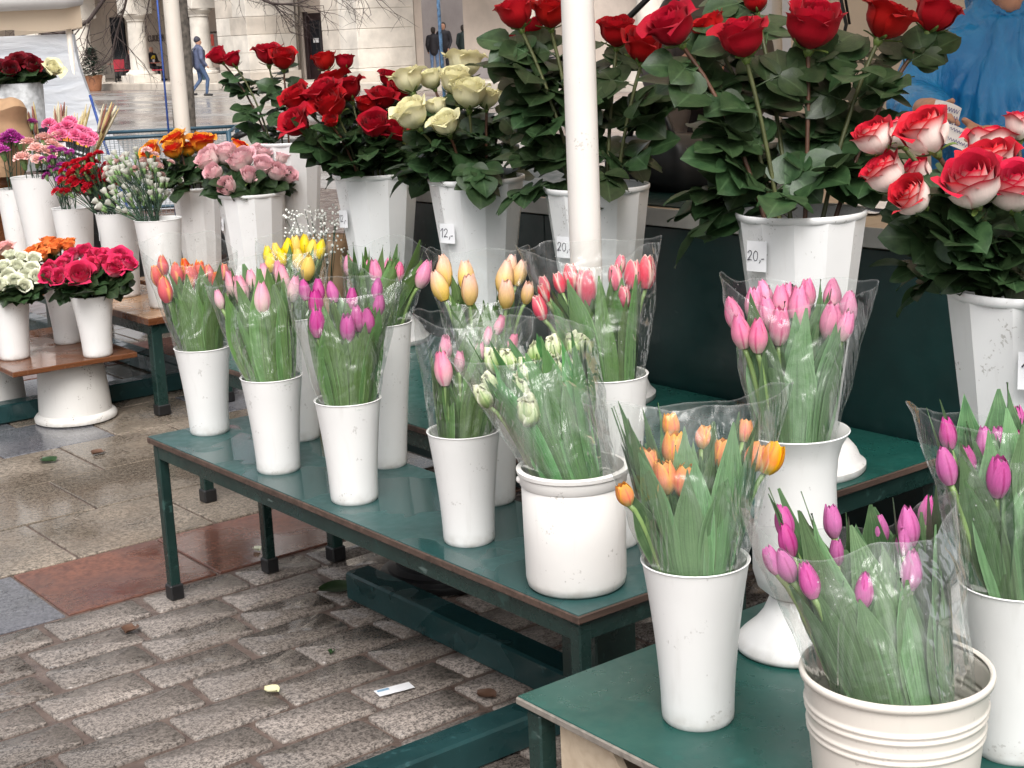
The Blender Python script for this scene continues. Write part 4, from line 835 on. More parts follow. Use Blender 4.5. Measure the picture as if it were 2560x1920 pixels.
def bouquet(T, mat, label, kind='', leafmat=None, nleaf=3, extra=14, cello=None, leaflen=1.0, hmul=1.1, fat=1.05, name='tulip_bouquet', topl=1.0, lw=1.0, stemr=.0042):
    leafmat = leafmat or LEAF2; (x, y, rz, rr), L, wl, wr, zb, zf = T
    base = Vector((x, y, rz-.16)); root = thing(name, label, 'tulip bouquet', tuple(base), 0, 'tulip bouquets wrapped in cellophane')
    cx_ = sum(b[0] for b in L)/len(L); cy_ = sum(b[1] for b in L)/len(L); zm = sum(b[2] for b in L)/len(L)
    for (bx, by, bz, hh) in L:
        P = Vector((bx, by, bz)); d = Vector((bx-x, by-y, 0)); q = d*(.55*rr/max(d.length, .55*rr))
        s0 = Vector((x, y, rz-.14)) + q*.6; s1 = Vector((x, y, rz+.02)) + q; h = hh*hmul
        ax = ((P-s1).normalized() + Vector((rnd(-.2, .2), rnd(-.2, .2), .5))).normalized(); bb = P - ax*h*.5
        path = [p - base for p in bez(s0, s1.lerp(bb, .5) + (s1-s0)*.12, bb, 7)]
        tu = ob('tulip', MB().tube(path, stemr, 6).mesh('stem', TSTEM), root)
        mbs = TULIP_MB[kind]; i = RNG.randrange(len(mbs))
        ob('bloom', cached('tulip_bloom'+kind, mbs, mat, i), tu, M=axis_M(bb-base, ax, rnd(0, 6.28), (h*fat, h*fat, h)))
        for k in range(nleaf):
            a = math.atan2(d.y, d.x) + rnd(-1.8, 1.8) if d.length > .015 else rnd(0, 6.28)
            o2 = Vector((math.cos(a), math.sin(a), 0)); st = s1 - Vector((0, 0, rnd(.02, .05))) - q*.25
            tip = s1.lerp(P, rnd(.75, 1.12)*leaflen); tip = Vector((x + (tip.x-x)*.82 + rnd(-.012, .012), y + (tip.y-y)*.82 + rnd(-.012, .012), tip.z)); dv = tip - st; ln = dv.length
            ob('leaf', RNG.choice(TL[leafmat.name]), tu, M=dir_M(st-base, dv, -o2 if d.length > .035 else o2, (max(ln, .18)*lw, ln*.3, ln)))
    # further leaves filling the sleeve
    wl, wr = Vector(wl), Vector(wr); e = Vector((wr.x-wl.x, wr.y-wl.y, 0)); hw = e.length/2; e.normalize(); n = Vector((-e.y, e.x, 0)); Ct = (wl+wr)/2
    ea = math.atan2(e.y, e.x); dz = zm - rz
    for k in range(extra):
        a = 2.39996*k + rnd(-.3, .3); r = (.93 if k % 3 else .5)*rnd(.9, 1); st = Vector((x, y, rz-.03)) + Vector((math.cos(a), math.sin(a), 0))*rr*.72*r
        # the sleeve widens from the rim to its mouth: aim just inside it at this height
        f = rnd(.62, 1.12)*topl; zt = rz + dz*f; t = min(1, (zt - rz)/max(.05, (wl.z + wr.z)/2 - rz)); c_ = Vector((x, y, 0)).lerp(Vector((Ct.x, Ct.y, 0)), t)
        A = (rr + (hw-rr)*t)*.90; B = (rr + (hw*.5-rr)*t + .03*hw)*.92; top = c_ + e*A*r*math.cos(a-ea) + n*B*r*math.sin(a-ea); top.z = zt
        dv = top - st; ln = dv.length
        ob('leaf', RNG.choice(TL[leafmat.name]), root, M=dir_M(st-base, dv, Vector((math.cos(a), math.sin(a), 0)), (max(ln, .19)*lw*rnd(.85, 1.25), ln*.16, ln)))
    wrapper(T, root, base, cello or CELLO, seed=RNG.random()*50)
    return root
bouquet(TU_A, T_REDY, 'red tulips with yellow edges wrapped in cellophane at the far left of the bench', extra=32, topl=1.12)
bouquet(TU_B, T_LPINK, 'pale pink tulips wrapped in cellophane, second on the bench', extra=32, fat=.95, topl=1.12)
bouquet(TU_C, T_MAG, 'magenta tulips wrapped in cellophane on the green bench', extra=32, topl=1.12)
bouquet(TU_F, T_PINK, 'leafy pink tulips with high green leaf tips behind the magenta ones', extra=34, nleaf=3, topl=1.45, leaflen=1.25, lw=1.05)
bouquet(TU_G, T_YEL, 'yellow tulips wrapped in cellophane behind the pale pink ones', extra=18)
bouquet(TU_H, T_YPINK, 'yellow and pink tulips wrapped in cellophane in front of the ivory rose vase', extra=16, nleaf=2, leaflen=.8, topl=.85)
bouquet(TU_D, T_FRI, 'fringed pink tulips in a loose cellophane sleeve next to the wide pail', 'fringe', extra=32, topl=1.1)
bouquet(TU_E, T_PARR, 'greenish white tulips in misted cellophane leaning over the wide pail', 'parrot', leafmat=EDGELEAF, extra=52, cello=CELLO_MISTY, topl=1.3, fat=1.3, lw=.8, hmul=1.45)
bouquet(TU_I, T_REDW, 'red tulips with white edges wrapped in cellophane in front of the white pole', 'open', extra=28, nleaf=2, topl=1.08)
bouquet(TU_J, T_PINK, 'pink tulips wrapped in cellophane in the footed urn', extra=28, nleaf=2, topl=1.1, leafmat=LEAF3)
bouquet(TU_K, T_ORG, 'orange double tulips wrapped in cellophane on the front table', 'double', leafmat=LEAF3, extra=42, topl=1.4, fat=1.35, lw=1.0)
bouquet(TU_L, T_HOT, 'bright magenta tulips in misted cellophane in the cream ribbed bucket', leafmat=LEAF3, extra=46, topl=1.28, cello=CELLO_MISTY, lw=1.05)
bouquet(TU_M, T_HOT, 'bright magenta tulips wrapped in cellophane at the right picture edge', leafmat=LEAF3, extra=36, topl=1.3)

# ---------------------------------------------------------------- carnations
def carn_stem(base, P, mat, dia, label, group, blooms=1, bud=False, name='carnation', spread=.05, mats=None):
    base, P = Vector(base), Vector(P); root = thing(name, label, 'carnation', tuple(base), 0, group)
    mid = base.lerp(P, .5); mid = Vector((base.x + (mid.x-base.x)*.55, base.y + (mid.y-base.y)*.55, mid.z)); path = [p-base for p in bez(base, mid, P, 6)]
    mb = MB().tube(path, .0024, 5); tips = [(path[-1], (path[-1]-path[-2]).normalized())]; fork = path[4]
    for k in range(blooms-1):
        q = path[-1] + Vector((rnd(-spread, spread), rnd(-spread, spread), rnd(-spread*1.7, spread*.4))); mb.tube(bez(path[3 + k % 2], fork.lerp(q, .45) + Vector((0, 0, .01)), q, 4), .0016, 4); tips.append((q, (q-fork).normalized()))
    ob('stem', mb.mesh('stem', CARNLEAF), root)
    for (q, ax) in tips:
        ax = (ax + Vector((rnd(-.25, .25), rnd(-.25, .25), .35))).normalized(); d = dia*rnd(.8, 1.15); m = RNG.choice(mats) if mats else mat
        if bud:
            ob('bloom', cached('carnation_bud', BUD_MB, m, RNG.randrange(2)), root, M=axis_M(q, ax, rnd(0, 6), d))
        else: ob('bloom', cached('carnation_bloom', CARN_MB, m, RNG.randrange(3)), root, M=axis_M(q - ax*d*.2, ax, rnd(0, 6), d))
        ob('calyx', CARN_CAL, root, M=axis_M(q - ax*d*.55, ax, 0, d))
    for k in range(3):
        i = RNG.randrange(1, 5); a = rnd(0, 6.28); dv = Vector((math.cos(a)*.5, math.sin(a)*.5, rnd(.5, 1.2))); ob('leaf', CARN_LEAF, root, M=dir_M(path[i], dv, (math.cos(a), math.sin(a), 0), rnd(.07, .13)))
    return root
def bud_mb(s):
    rg = random.Random(s); mb = MB()
    for k in range(5):
        th = k*1.2566
        mb.grid(lambda u, v: Vector(((.1+.17*math.sin(v*2.3)+.12*v*v)*math.cos(th+u*.75), (.1+.17*math.sin(v*2.3)+.12*v*v)*math.sin(th+u*.75), .62*v*(1-.1*u*u)+rg.uniform(-.02, .02))), 4, 4)
    return mb
BUD_MB = [bud_mb(1), bud_mb(2)]
CARN_CAL = MB().lathe([(.04, -.05), (.12, .05), (.17, .3), (.2, .55), (.15, .56)], 8).mesh('calyx', simple('carnation_calyx', (.14, .24, .08), .5, var=.3))
mb = MB().grid(lambda u, v: Vector((u*.035*(1-v**1.5), .35*v*v, v - .1*v*v)), 2, 6); CARN_LEAF = mb.mesh('leaf', CARNLEAF, attr=True)
for i, P in enumerate(sorted([(2.659,7.102,1.1),(2.715,7.062,1.11),(2.515,7.021,1.02),(2.561,6.957,1.014),(2.597,7.045,1.053),(2.625,6.981,1.04),(2.686,7.001,1.051),(2.596,7.146,1.083),(2.665,7.025,1.076)], key=lambda q: q[0]*cx.x + q[1]*cx.y)):
    P = (P[0]+.115, P[1]+.15, P[2]-.012)
    carn_stem((2.70+rnd(-.03,.03), 7.22+rnd(-.03,.03), .62), P, K_PINK, .085, ORD[i] + ' salmon pink carnation in the largest white bucket', 'salmon pink carnations')
for i, P in enumerate(sorted([(2.693,7.527,1.092),(2.727,7.502,1.096),(2.645,7.481,1.032),(2.716,7.655,1.147),(2.713,7.518,1.116),(2.86,7.612,1.156),(2.676,7.533,1.07),(2.738,7.488,1.076)], key=lambda q: q[0]*cx.x + q[1]*cx.y)):
    carn_stem((2.72+rnd(-.03,.03), 7.58+rnd(-.03,.03), .6), P, K_PURP, .075, ORD[i] + ' purple carnation behind the salmon pink carnations', 'purple carnations')
cup((2.72, 7.58, .42), .09, .066, .42, 'white bucket of purple carnations behind the largest bucket', 'bucket', GB, 'flower_bucket', flare=1.2)
def spray(n, base, C, sx, sz, mat, dia, label, group, bl, bud=False, mats=None, sd=.06):
    r, f = Vector((.785, -.618, 0)), Vector((.61, .79, 0)); PL = []
    for k in range(n):
        a = 2.39996*k; q = math.sqrt((k+.5)/n); P = Vector(C) + r*sx*q*math.cos(a) + f*sd*q*math.sin(a*1.7+k) + Vector((0, 0, sz*q*math.sin(a)))
        PL.append(P)
    PL.sort(key=lambda q: q.x*cx.x + q.y*cx.y)
    for i, P in enumerate(PL):
        carn_stem(Vector(base) + Vector((rnd(-.04, .04), rnd(-.04, .04), 0)), P, mat, dia, ordinal(i, len(PL)) + ' ' + label, group, bl, bud, 'spray_carnation', .042, mats)
spray(7, (2.70, 6.80, .62), (2.69, 6.86, .985), .075, .09, K_PURP, .042, 'purple spray carnation in the bucket left of the red ones', 'purple spray carnations', 5)
spray(14, (2.735, 6.38, .62), (2.66, 6.48, .98), .12, .075, K_RED, .046, 'red spray carnation in the bucket priced 4', 'red spray carnations', 6)
spray(15, (2.735, 5.96, .62), (2.69, 6.07, .965), .135, .12, K_WHITE, .040, 'white spray carnation with closed buds', 'white spray carnations', 6, True)
spray(6, (2.735, 6.0, .62), (2.74, 6.14, 1.03), .12, .05, K_SOFT, .044, 'soft pink spray carnation behind the white ones', 'soft pink spray carnations', 5)
# cerise carnations in a clear sleeve behind
root = thing('carnation_bouquet', 'cerise carnations in a clear sleeve with a small label, left of the blue cart', 'carnation bouquet', (2.92, 7.30, .75))
for P in [(2.867,7.271,1.121),(2.899,7.251,1.134),(2.933,7.258,1.116),(2.943,7.209,1.107),(2.976,7.219,1.094),(2.981,7.171,1.075),(2.904,7.17,1.091),(2.932,7.142,1.07),(2.933,7.294,1.15),(2.851,7.212,1.094),(2.949,7.138,1.056),(2.871,7.404,1.141),(2.849,7.281,1.106)]:
    q = Vector(P) - Vector((2.92, 7.30, .75)); cs = ob('carnation', MB().tube([(0, 0, -.2), q*.6, q], .0025, 5).mesh('stem', CARNLEAF), root)
    ob('bloom', cached('carnation_bloom', CARN_MB, K_MAG, RNG.randrange(3)), cs, M=axis_M(q, (q.x-.3, q.y-.5, .8), rnd(0, 6), .072))
wrapper(((2.92, 7.30, .86, .06), [], (2.83, 7.33, 1.09), (3.01, 7.19, 1.06), 1.12, 1.05), root, Vector((2.92, 7.30, .75)), CELLO)
ob('label_card', MB().box(-.03, .03, -.0005, .0005, -.025, .025, 0).mesh('label_card', PAPER, smooth=False), root, loc=(-.09, -.10, .30), rot=(0, 0, R_(-38)))
cup((2.92, 7.30, .42), .07, .05, .40, 'slim white bucket of cerise carnations behind the purple ones', 'bucket', GB, 'flower_bucket', flare=1.2)
# gypsophila in brown paper
root = thing('gypsophila_bunch', 'bunch of tiny white gypsophila beside the vase of red roses priced 12', 'gypsophila', (2.62, 4.42, .51))
mb, sb = MB(), MB()
for k in range(260):
    a, r = rnd(0, 6.28), math.sqrt(rnd(0, 1)); q = Vector((-.05 + .12*r*math.cos(a), -.06 + .12*r*math.sin(a), .36 + rnd(-.09, .09)))
    s = rnd(.0035, .006); mb.ball(q, s, 5, 3)
    if k % 5 == 0: sb.tube([(0, 0, .02), q*.6 + Vector((0, 0, .03)), q], .0011, 4)
f = ob('blossoms', mb.mesh('blossoms', simple('gypsophila_white', (.80, .80, .74), .7)), root); f['kind'] = 'stuff'; f = ob('stems', sb.mesh('stems', CARNLEAF), root); f['kind'] = 'stuff'
KRAFT = simple('brown_kraft_paper', (.36, .22, .12), .75, var=.15, bump=.3)
ob('paper_sleeve', MB().lathe([(.05, 0), (.06, .12), (.095, .3), (.11, .34), (.10, .33), (.055, .12)], 18).mesh('paper_sleeve', KRAFT), root)
# ---------------------------------------------------------------- far left: other flowers, paper, dried bunches
o = thing('tin_bucket', 'grey streaked bucket of dark red roses at the far left edge', 'bucket', (2.97, 8.10, .42))
GREYT = simple('streaked_grey_tin', (.45, .46, .47), .5, var=.35, scale=30)
ob('body', MB().lathe(shell([(.11, 0), (.115, .01), (.15, .93)], .004, .3), 40).mesh('tin_body', GREYT), o)
ob('water', MB().lathe([(.001, .7), (.13, .7)], 24).mesh('tin_water', WATER), o)
DRL = ['one']*0
tmp = [(k, (2.97 + .17*math.sqrt((k+.5)/15)*math.cos(2.39996*k))*cx.x + (8.08 + .17*math.sqrt((k+.5)/15)*math.sin(2.39996*k))*cx.y) for k in range(15) if k not in (9, 12, 14)]
rk = {k: i for i, (k, _) in enumerate(sorted(tmp, key=lambda t: t[1]))}; DRL = [ordinal(rk[k], 12) for k, _ in tmp]
for k in range(15):
    a = 2.39996*k; q = math.sqrt((k+.5)/15); P = Vector((2.97 + .17*q*math.cos(a), 8.08 + .17*q*math.sin(a), 1.47 - .05*q + rnd(-.02, .02)))
    m = IVORY if k in (12, 14) else (ORANGE2 if k == 9 else DARKRED)
    if k == 12: P = Vector((3.12, 7.92, 1.42))
    lab = {12: 'pale cream rose beside the dark red roses at far left', 14: 'single cream rose among the dark red roses', 9: 'orange rose among the dark red roses'}.get(k, 'dark red rose in the grey tin bucket at far left')
    make_rose(P, .085, (2.97, 8.10), 1.35, .6, m, lab if k in (9, 12, 14) else DRL.pop(0) + ' ' + lab, None if k in (9, 12, 14) else 'dark red roses at far left', leaves=3, leafsize=.16, top=.8)
def crumple(mb, amp, sc, seed):
    mb.v = [tuple(Vector(v) + noise.noise_vector(Vector(v)*sc + Vector((seed, 0, 0)))*amp) for v in mb.v]; return mb
mb = MB().grid(lambda u, v: Vector(((.08+.03*v)*math.cos(u*math.pi), (.08+.03*v)*math.sin(u*math.pi), .34*v)), 28, 10)
mb.grid(lambda u, v: Vector(((.11-.1*v)*math.cos(u*math.pi), (.11-.1*v)*math.sin(u*math.pi), .34 + .05*math.sin(v*3))), 28, 4)
tag(ob('paper_parcel', crumple(mb, .03, 9, 3).mesh('paper_parcel', KRAFT), loc=(2.745, 7.66, .90)), 'crumpled brown paper parcel beside the purple carnations', 'paper parcel')
o = tag(ob('parcel_stand', MB().box(-.22, .28, -.2, .75, 0, .46, .005).mesh('parcel_stand', BROWN, smooth=False), loc=(2.8, 7.95, .43)), 'brown box carrying the paper parcel and dried flowers at far left', 'box')
STRAW = simple('dried_straw', (.50, .38, .17), .8, var=.3); STRAWR = simple('dried_reddish_grass', (.24, .09, .06), .8, var=.4); DRYP = simple('dried_pink', (.5, .24, .2), .8, var=.3); PALEG = simple('dried_pale_grass', (.55, .48, .33), .8, var=.2)
def dried(x, y, z, lean, n, mats, label, L=.33):
    root = thing('dried_bunch', label, 'dried flowers', (x, y, z), 0, 'bunches of dried flowers')
    for k in range(n):
        d = Vector((lean[0] + rnd(-.12, .12), lean[1] + rnd(-.12, .12), 1)).normalized(); ln = L*rnd(.8, 1.08)
        s = ob('stalk', MB().tube([(0, 0, 0), d*ln*.6, d*ln], [.0022, .002, .001], 4).mesh('stalk', STRAW), root)
        e = MB().tube([d*ln*.55, d*ln*.7, d*ln*.9, d*ln*1.02], [.003, .0065, .006, .0015], 6); m = RNG.choice(mats)
        ob('ear', crumple(e, .004, 60, k).mesh('ear', m), s)
    root2 = ob('sleeve', MB().lathe([(.018, 0), (.03, .10), (.034, .15), (.028, .1), (.016, .01)], 12).mesh('sleeve', CELLO, attr=True), root); return root
ZD = .895
dried(3.00, 7.92, ZD, (-.1, .1), 16, (STRAW, STRAWR), 'brown dried seed heads beside the grey bucket', .34)
dried(3.08, 7.86, ZD, (.1, .0), 16, (STRAWR, PALEG, DRYP), 'reddish dried grasses in a printed sleeve', .33)
dried(3.14, 7.82, ZD, (.22, -.1), 16, (PALEG, STRAW), 'pale dried wheat ears in a printed sleeve', .32)
dried(3.20, 7.76, ZD, (.42, -.22), 16, (STRAW, PALEG, STRAWR), 'dried wheat leaning right in front of the white tent', .35)
tag(ob('parcel_stand', MB().box(-.14, .2, -.14, .16, 0, .46, .005).mesh('parcel_stand', BLACK, smooth=False), loc=(3.1, 7.83, .43)), 'dark box under the dried wheat bunches', 'box')
for k, (px, py, pz, a) in enumerate([(3.0, 7.74, 1.06, -.2), (3.06, 7.69, 1.07, .2), (3.13, 7.66, 1.04, .35)]):
    o = thing('seed_packet', ['printed packet with red panel beside the paper parcel', 'printed packet with orange panel among dried flowers', 'printed black and yellow packet in front of the dried wheat'][k], 'packet', (px, py, pz-.02), R_(-38), 'printed packets'); o.rotation_euler.y = a
    ob('sleeve', MB().box(-.045, .045, -.006, .006, -.13, .09, .003).mesh('sleeve', simple('packet_black', (.02, .018, .03), .35), smooth=False), o)
    ob('print', MB().box(-.036, .036, -.0075, -.0065, .0, .06, 0).mesh('print', simple('packet_print%d' % k, [(.6, .05, .03), (.7, .22, .03), (.75, .4, .04)][k], .4), smooth=False), o)
    for j in range(3): ob('print_line', MB().box(-.03, .03, -.0076, -.0066, -.09+j*.025, -.08+j*.025, 0).mesh('print_line', PAPER, smooth=False), o)

# ---------------------------------------------------------------- white tent at left
g = G('tent_plastic_sheet', .35, (.72, .74, .78)); p = g.pos(); n = g.noise(1, 5, g.map(p, (2, 2, 6)), dist=1.0)
g.set(Base_Color=g.ramp(n, [(.35, (.62, .65, .70)), (.7, (.80, .81, .83))])); g.bump(n, .5, .05); g.thin((.75, .77, .8), .35); SHEET = g.m
o = thing('market_tent', 'white market tent with plastic side sheet at the upper left', 'tent', (3.7, 10.1, 0))
def sheet(u, v):
    # the sheet hangs from the eave and is pulled outwards at the foot on the right side
    t = (u+1)/2; z = 1.62*(1-v); x = -2.9 + t*(3.28 + .95*v*v); y_ = .35 - t*.55 - .35*v*v*t
    return Vector((x, y_ + .03*math.sin(8*t+3*v) + .012*math.sin(27*t - 5*v), z))
ob('side_sheet', MB().grid(sheet, 40, 14).mesh('side_sheet', SHEET), o)
ob('end_sheet', MB().grid(lambda u, v: Vector((.38 + .95*v*v + (u+1)/2*.9, -.2 - .35*v*v + (u+1)/2*2.6, 1.62*(1-v))), 16, 8).mesh('end_sheet', SHEET), o)
ob('valance', MB().grid(lambda u, v: Vector((-2.95 + (u+1)/2*3.38, .33 - (u+1)/2*.55, 1.82 - .17*v + .01*math.sin(20*u))), 30, 2).mesh('valance', CANVAS), o)
ob('valance', MB().grid(lambda u, v: Vector((.43 + (u+1)/2*.5, -.22 + (u+1)/2*2.6, 1.82 - .17*v)), 12, 2).mesh('valance', CANVAS), o)
ob('roof', MB().grid(lambda u, v: Vector((-2.95 + (u+1)/2*3.40 - v*1.5*(u > 0)*((u)) , .30 - (u+1)/2*.55 + v*2.2, 1.82 + .9*v + .02*math.sin(9*u))), 20, 6).mesh('roof', WCANVAS), o)
ob('roof_roll', MB().tube([(-2.95, .28, 1.84), (-1.5, .06, 1.835), (-.6, -.1, 1.84), (.3, -.24, 1.845), (.44, -.22, 1.83)], [.07, .07, .07, .065, .03], 12).mesh('roof_roll', WCANVAS), o)
ob('tent_post', MB().tube([(.36, -.15, 0), (.36, -.15, 1.85)], .02, 10).mesh('tent_post', POLEB), o)
tag(ob('guy_rope', MB().tube([(0, 0, 0), (.02, -.1, -.3), (.12, -.24, -.9), (.17, -.3, -1.2)], .009, 6).mesh('guy_rope', ROPE), loc=(4.04, 9.66, 1.22)), 'blue guy rope tied along the edge of the white tent', 'rope', 'guy ropes')
tag(ob('guy_rope', MB().tube([(0, 0, 0), (-.10, -.18, -1.72)], .005, 6).mesh('guy_rope', ROPE), loc=(3.375, 7.105, 2.3)), 'dark blue rope running down beside the beige pole', 'rope', 'guy ropes')
tag(ob('guy_rope', MB().tube([(0, 0, 0), (-.1, -.17, -1.55)], .007, 6).mesh('guy_rope', ROPE2), loc=(3.66, 5.14, 2.3)), 'pale blue rope hanging before the arcade opening', 'rope', 'guy ropes')

# ---------------------------------------------------------------- blue hand cart with wire mesh
CARTB = simple('blue_cart_paint', (.025, .065, .095), .45, var=.3); 
o = thing('hand_cart', 'blue steel hand cart with wire mesh sides behind the carnations', 'cart', (3.75, 8.1, 0), R_(-32.5))
L2, wd = .44, .30
for z in (.58, .85, 1.03):
    for (a, b) in (((-L2, -wd), (L2, -wd)), ((L2, -wd), (L2, wd)), ((L2, wd), (-L2, wd)), ((-L2, wd), (-L2, -wd))):
        if z == .85 and a[1] == wd: continue
        ob('frame_tube', MB().tube([(*a, z), (*b, z)], .010, 8).mesh('frame_tube', CARTB), o)
for sx in (-1, 1):
    for sy in (-1, 1): ob('upright', MB().tube([(sx*L2, sy*wd, .55), (sx*L2, sy*wd, 1.04)], .014, 8).mesh('upright', CARTB), o)
mb = MB()
for sy in (-1, 1):
    for k in range(36): x = -L2 + (k+.5)*2*L2/36; mb.tube([(x, sy*wd, .6), (x, sy*wd, 1.02)], .0016, 3, False)
    for k in range(17): z = .6 + k*.025; mb.tube([(-L2, sy*wd, z), (L2, sy*wd, z)], .0016, 3, False)
m_ = ob('wire_mesh', mb.mesh('wire_mesh', simple('grey_wire', (.25, .28, .3), .5)), o); m_['kind'] = 'stuff'
for sy in (-1, 1):
    wh = ob('wheel', MB().lathe([(.235, -.02), (.262, -.022), (.275, 0), (.262, .022), (.235, .02)], 36, M=Matrix.Translation((.05, sy*.36, .28)) @ Matrix.Rotation(R_(90), 4, 'X')).mesh('wheel', BLACK), o)
    mb = MB()
    for k in range(12): a = k*math.pi/6; mb.tube([(.05, sy*.36, .28), (.05 + .24*math.cos(a), sy*.36, .28+.24*math.sin(a))], .003, 4)
    ob('spokes', mb.mesh('spokes', simple('grey_wire', (.25, .28, .3), .5)), wh)
ob('axle', MB().tube([(.05, -.4, .28), (.05, .4, .28)], .014, 8).mesh('axle', BLACK), o); ob('floor', MB().box(-L2, L2, -wd, wd, .54, .565, .003).mesh('floor', BROWN, smooth=False), o)
for sx in (-.2, .3): ob('strut', MB().tube([(.05, 0, .28), (sx, 0, .55)], .014, 8).mesh('strut', CARTB), o)
ob('handle', MB().tube([(L2, -.1, .98), (L2+.1, -.1, 1.02), (L2+.17, 0, 1.03), (L2+.1, .1, 1.02), (L2, .1, .98)], .017, 8).mesh('handle', BLACK), o)
ob('prop_leg', MB().tube([(-.36, 0, 0), (-.36, 0, .55)], .016, 8).mesh('prop_leg', CARTB), o)

# ---------------------------------------------------------------- tree with bare drooping branches
tr = thing('bare_tree', 'bare tree with grey trunk behind the beige pole and drooping twigs', 'tree', (5.93, 12.2, 0))
ob('trunk', crumple(MB().tube([(0, 0, -.02), (.0, .02, .5), (.02, .0, 1.2), (.05, .03, 2.0), (.05, .0, 2.9), (.1, .0, 3.8)], [.125, .105, .095, .09, .08, .06], 14), .012, 7, 1).mesh('trunk', BARK), tr)
def limb(pts, r0, twigs, seed, L=.5, depth=2):
    rg = random.Random(seed); P = [Vector(p) for p in pts]; mb = MB(); mb.tube([Vector(p) for p in smooth_line3(P, 4)], [r0*(1-.75*i/(4*(len(P)-1))) for i in range(4*(len(P)-1)+1)], 7)
    sm = smooth_line3(P, 4)
    def sub(q, d, ln, r, dep):
        a = q + d*ln*.5 + Vector((rg.uniform(-.1, .1), rg.uniform(-.1, .1), rg.uniform(-.12, .06)))*ln*2*.5; b = a + (d + Vector((rg.uniform(-.5, .5), rg.uniform(-.5, .5), rg.uniform(-.55, .25)))).normalized()*ln*.5
        mb.tube([q, a, b], [r, r*.75, r*.4], 4, False)
        if dep > 0:
            for e_ in range(3):
                s = (a, b, a.lerp(b, .5))[e_]; sub(s, (d + Vector((rg.uniform(-1.1, 1.1), rg.uniform(-1.1, 1.1), rg.uniform(-1.1, .6)))).normalized(), ln*rg.uniform(.45, .7), r*.6, dep-1)
    for k in range(twigs):
        i = rg.randrange(len(sm)//4, len(sm)-1); d = (sm[i+1]-sm[i]).normalized(); sub(sm[i], (d + Vector((rg.uniform(-.9, .9), rg.uniform(-.9, .9), rg.uniform(-.9, .5)))).normalized(), L*rg.uniform(.5, 1), r0*.28, depth)
    return ob('branch', mb.mesh('branch', TWIG), tr)
def smooth_line3(pts, n=4): return smooth_line(pts, n)
O = Vector((5.93, 12.2, 0))
def wp(*l): return [Vector(q) - O for q in l]
limb(wp((5.98, 12.2, 2.75), (5.75, 12.45, 2.3), (5.50, 12.74, 1.88), (5.36, 12.8, 1.73), (5.13, 12.95, 1.655), (4.93, 13.1, 1.74), (4.80, 13.2, 1.85), (4.6, 13.4, 1.83)), 0.023, 16, 4, .42)
limb(wp((5.98, 12.2, 2.6), (5.72, 12.4, 2.2), (5.62, 12.5, 1.85), (5.56, 12.6, 1.62), (5.48, 12.6, 1.42), (5.36, 12.65, 1.38)), 0.016, 12, 7, .34)
limb(wp((5.98, 12.2, 2.8), (6.3, 12.0, 2.3), (6.55, 11.85, 1.9), (6.75, 11.7, 1.82), (6.95, 11.6, 1.86)), 0.019, 14, 12, .42)
limb(wp((5.98, 12.2, 2.9), (6.5, 11.8, 2.5), (6.95, 11.5, 2.1), (7.15, 11.3, 1.95)), 0.017, 12, 15, .45)
limb(wp((5.98, 12.2, 2.7), (5.6, 12.5, 2.3), (5.85, 12.5, 2.0), (5.80, 12.5, 1.75)), 0.013, 10, 22, .35)
limb(wp((5.98, 12.2, 2.9), (5.4, 12.8, 2.5), (4.9, 13.2, 2.1), (4.6, 13.5, 2.0)), 0.017, 14, 31, .5)
limb(wp((6.0, 12.2, 3.6), (6.3, 12.5, 4.2), (6.5, 12.8, 4.6)), .03, 8, 41, .6)
limb(wp((6.0, 12.2, 3.6), (5.6, 12.0, 4.2), (5.3, 11.8, 4.7)), .03, 8, 43, .6)
# ---------------------------------------------------------------- arcade across the square
fl = struct('arcade_floor', MB().box(25.3, 36, 12, 92, -.06, .2, .02).mesh('arcade_floor', SANDST, smooth=False))
A = thing('arcade_building', 'pale stone arcade with columns and piers across the square', 'building', (26.5, 45, 0))
ax0, ay0 = 26.5, 45
def abox(name, x0, x1, y0, y1, z0, z1, mat, parent=None, ch=.01):
    return ob(name, MB().box(x0-ax0, x1-ax0, y0-ay0, y1-ay0, z0, z1, ch).mesh(name, mat, smooth=False), parent or A)
DOORM = simple('dark_brown_door', (.035, .02, .022), .35, var=.3); GLASSD = simple('dark_glass', (.02, .022, .028), .08)
abox('back_wall', 30.4, 30.8, 50.2, 92, .2, 6, WALLB)
abox('back_wall', 30.4, 30.8, 12, 33.0, .2, 6, WALLB)
abox('back_wall', 31.5, 31.8, 33, 50.2, .2, 6, GREYW)
abox('upper_wall', 25.45, 26.4, 12, 92, 4.0, 9, LIMESTONE)
abox('ceiling', 26.4, 36, 50, 92, 4.2, 4.4, WALLB)
def pier(y0, y1, x0, x1, courses, mat, splits):
    core = abox('pier', x0+.03, x1, y0+.03, y1-.03, .0, 4.0, mat)
    for k, z in enumerate(courses[:-1]):
        cuts = [y0] + [y0 + (y1-y0)*s for s in (splits if k % 2 else [1-s for s in splits][::-1])] + [y1]
        for a, b in zip(cuts[:-1], cuts[1:]): abox('stone_block', x0 + rnd(0, .012), x1-.1, a+.006, b-.006, z+.006, courses[k+1]-.006, RNG.choice((LIMESTONE, SANDST, LIMESTONE)), core, .012)
    return core
CO = [.05, .62, 1.2, 1.8, 2.4, 3.0, 3.6, 4.0]
pier(46.75, 48.95, 25.35, 27.26, CO, LIMESTONE, [.55])
pier(39.85, 41.9, 25.35, 27.5, CO, LIMESTONE, [.5])
abox('plinth', 25.28, 27.3, 46.65, 49.05, 0, .55, SANDST); abox('plinth', 25.28, 27.55, 39.76, 42.0, 0, .55, SANDST)
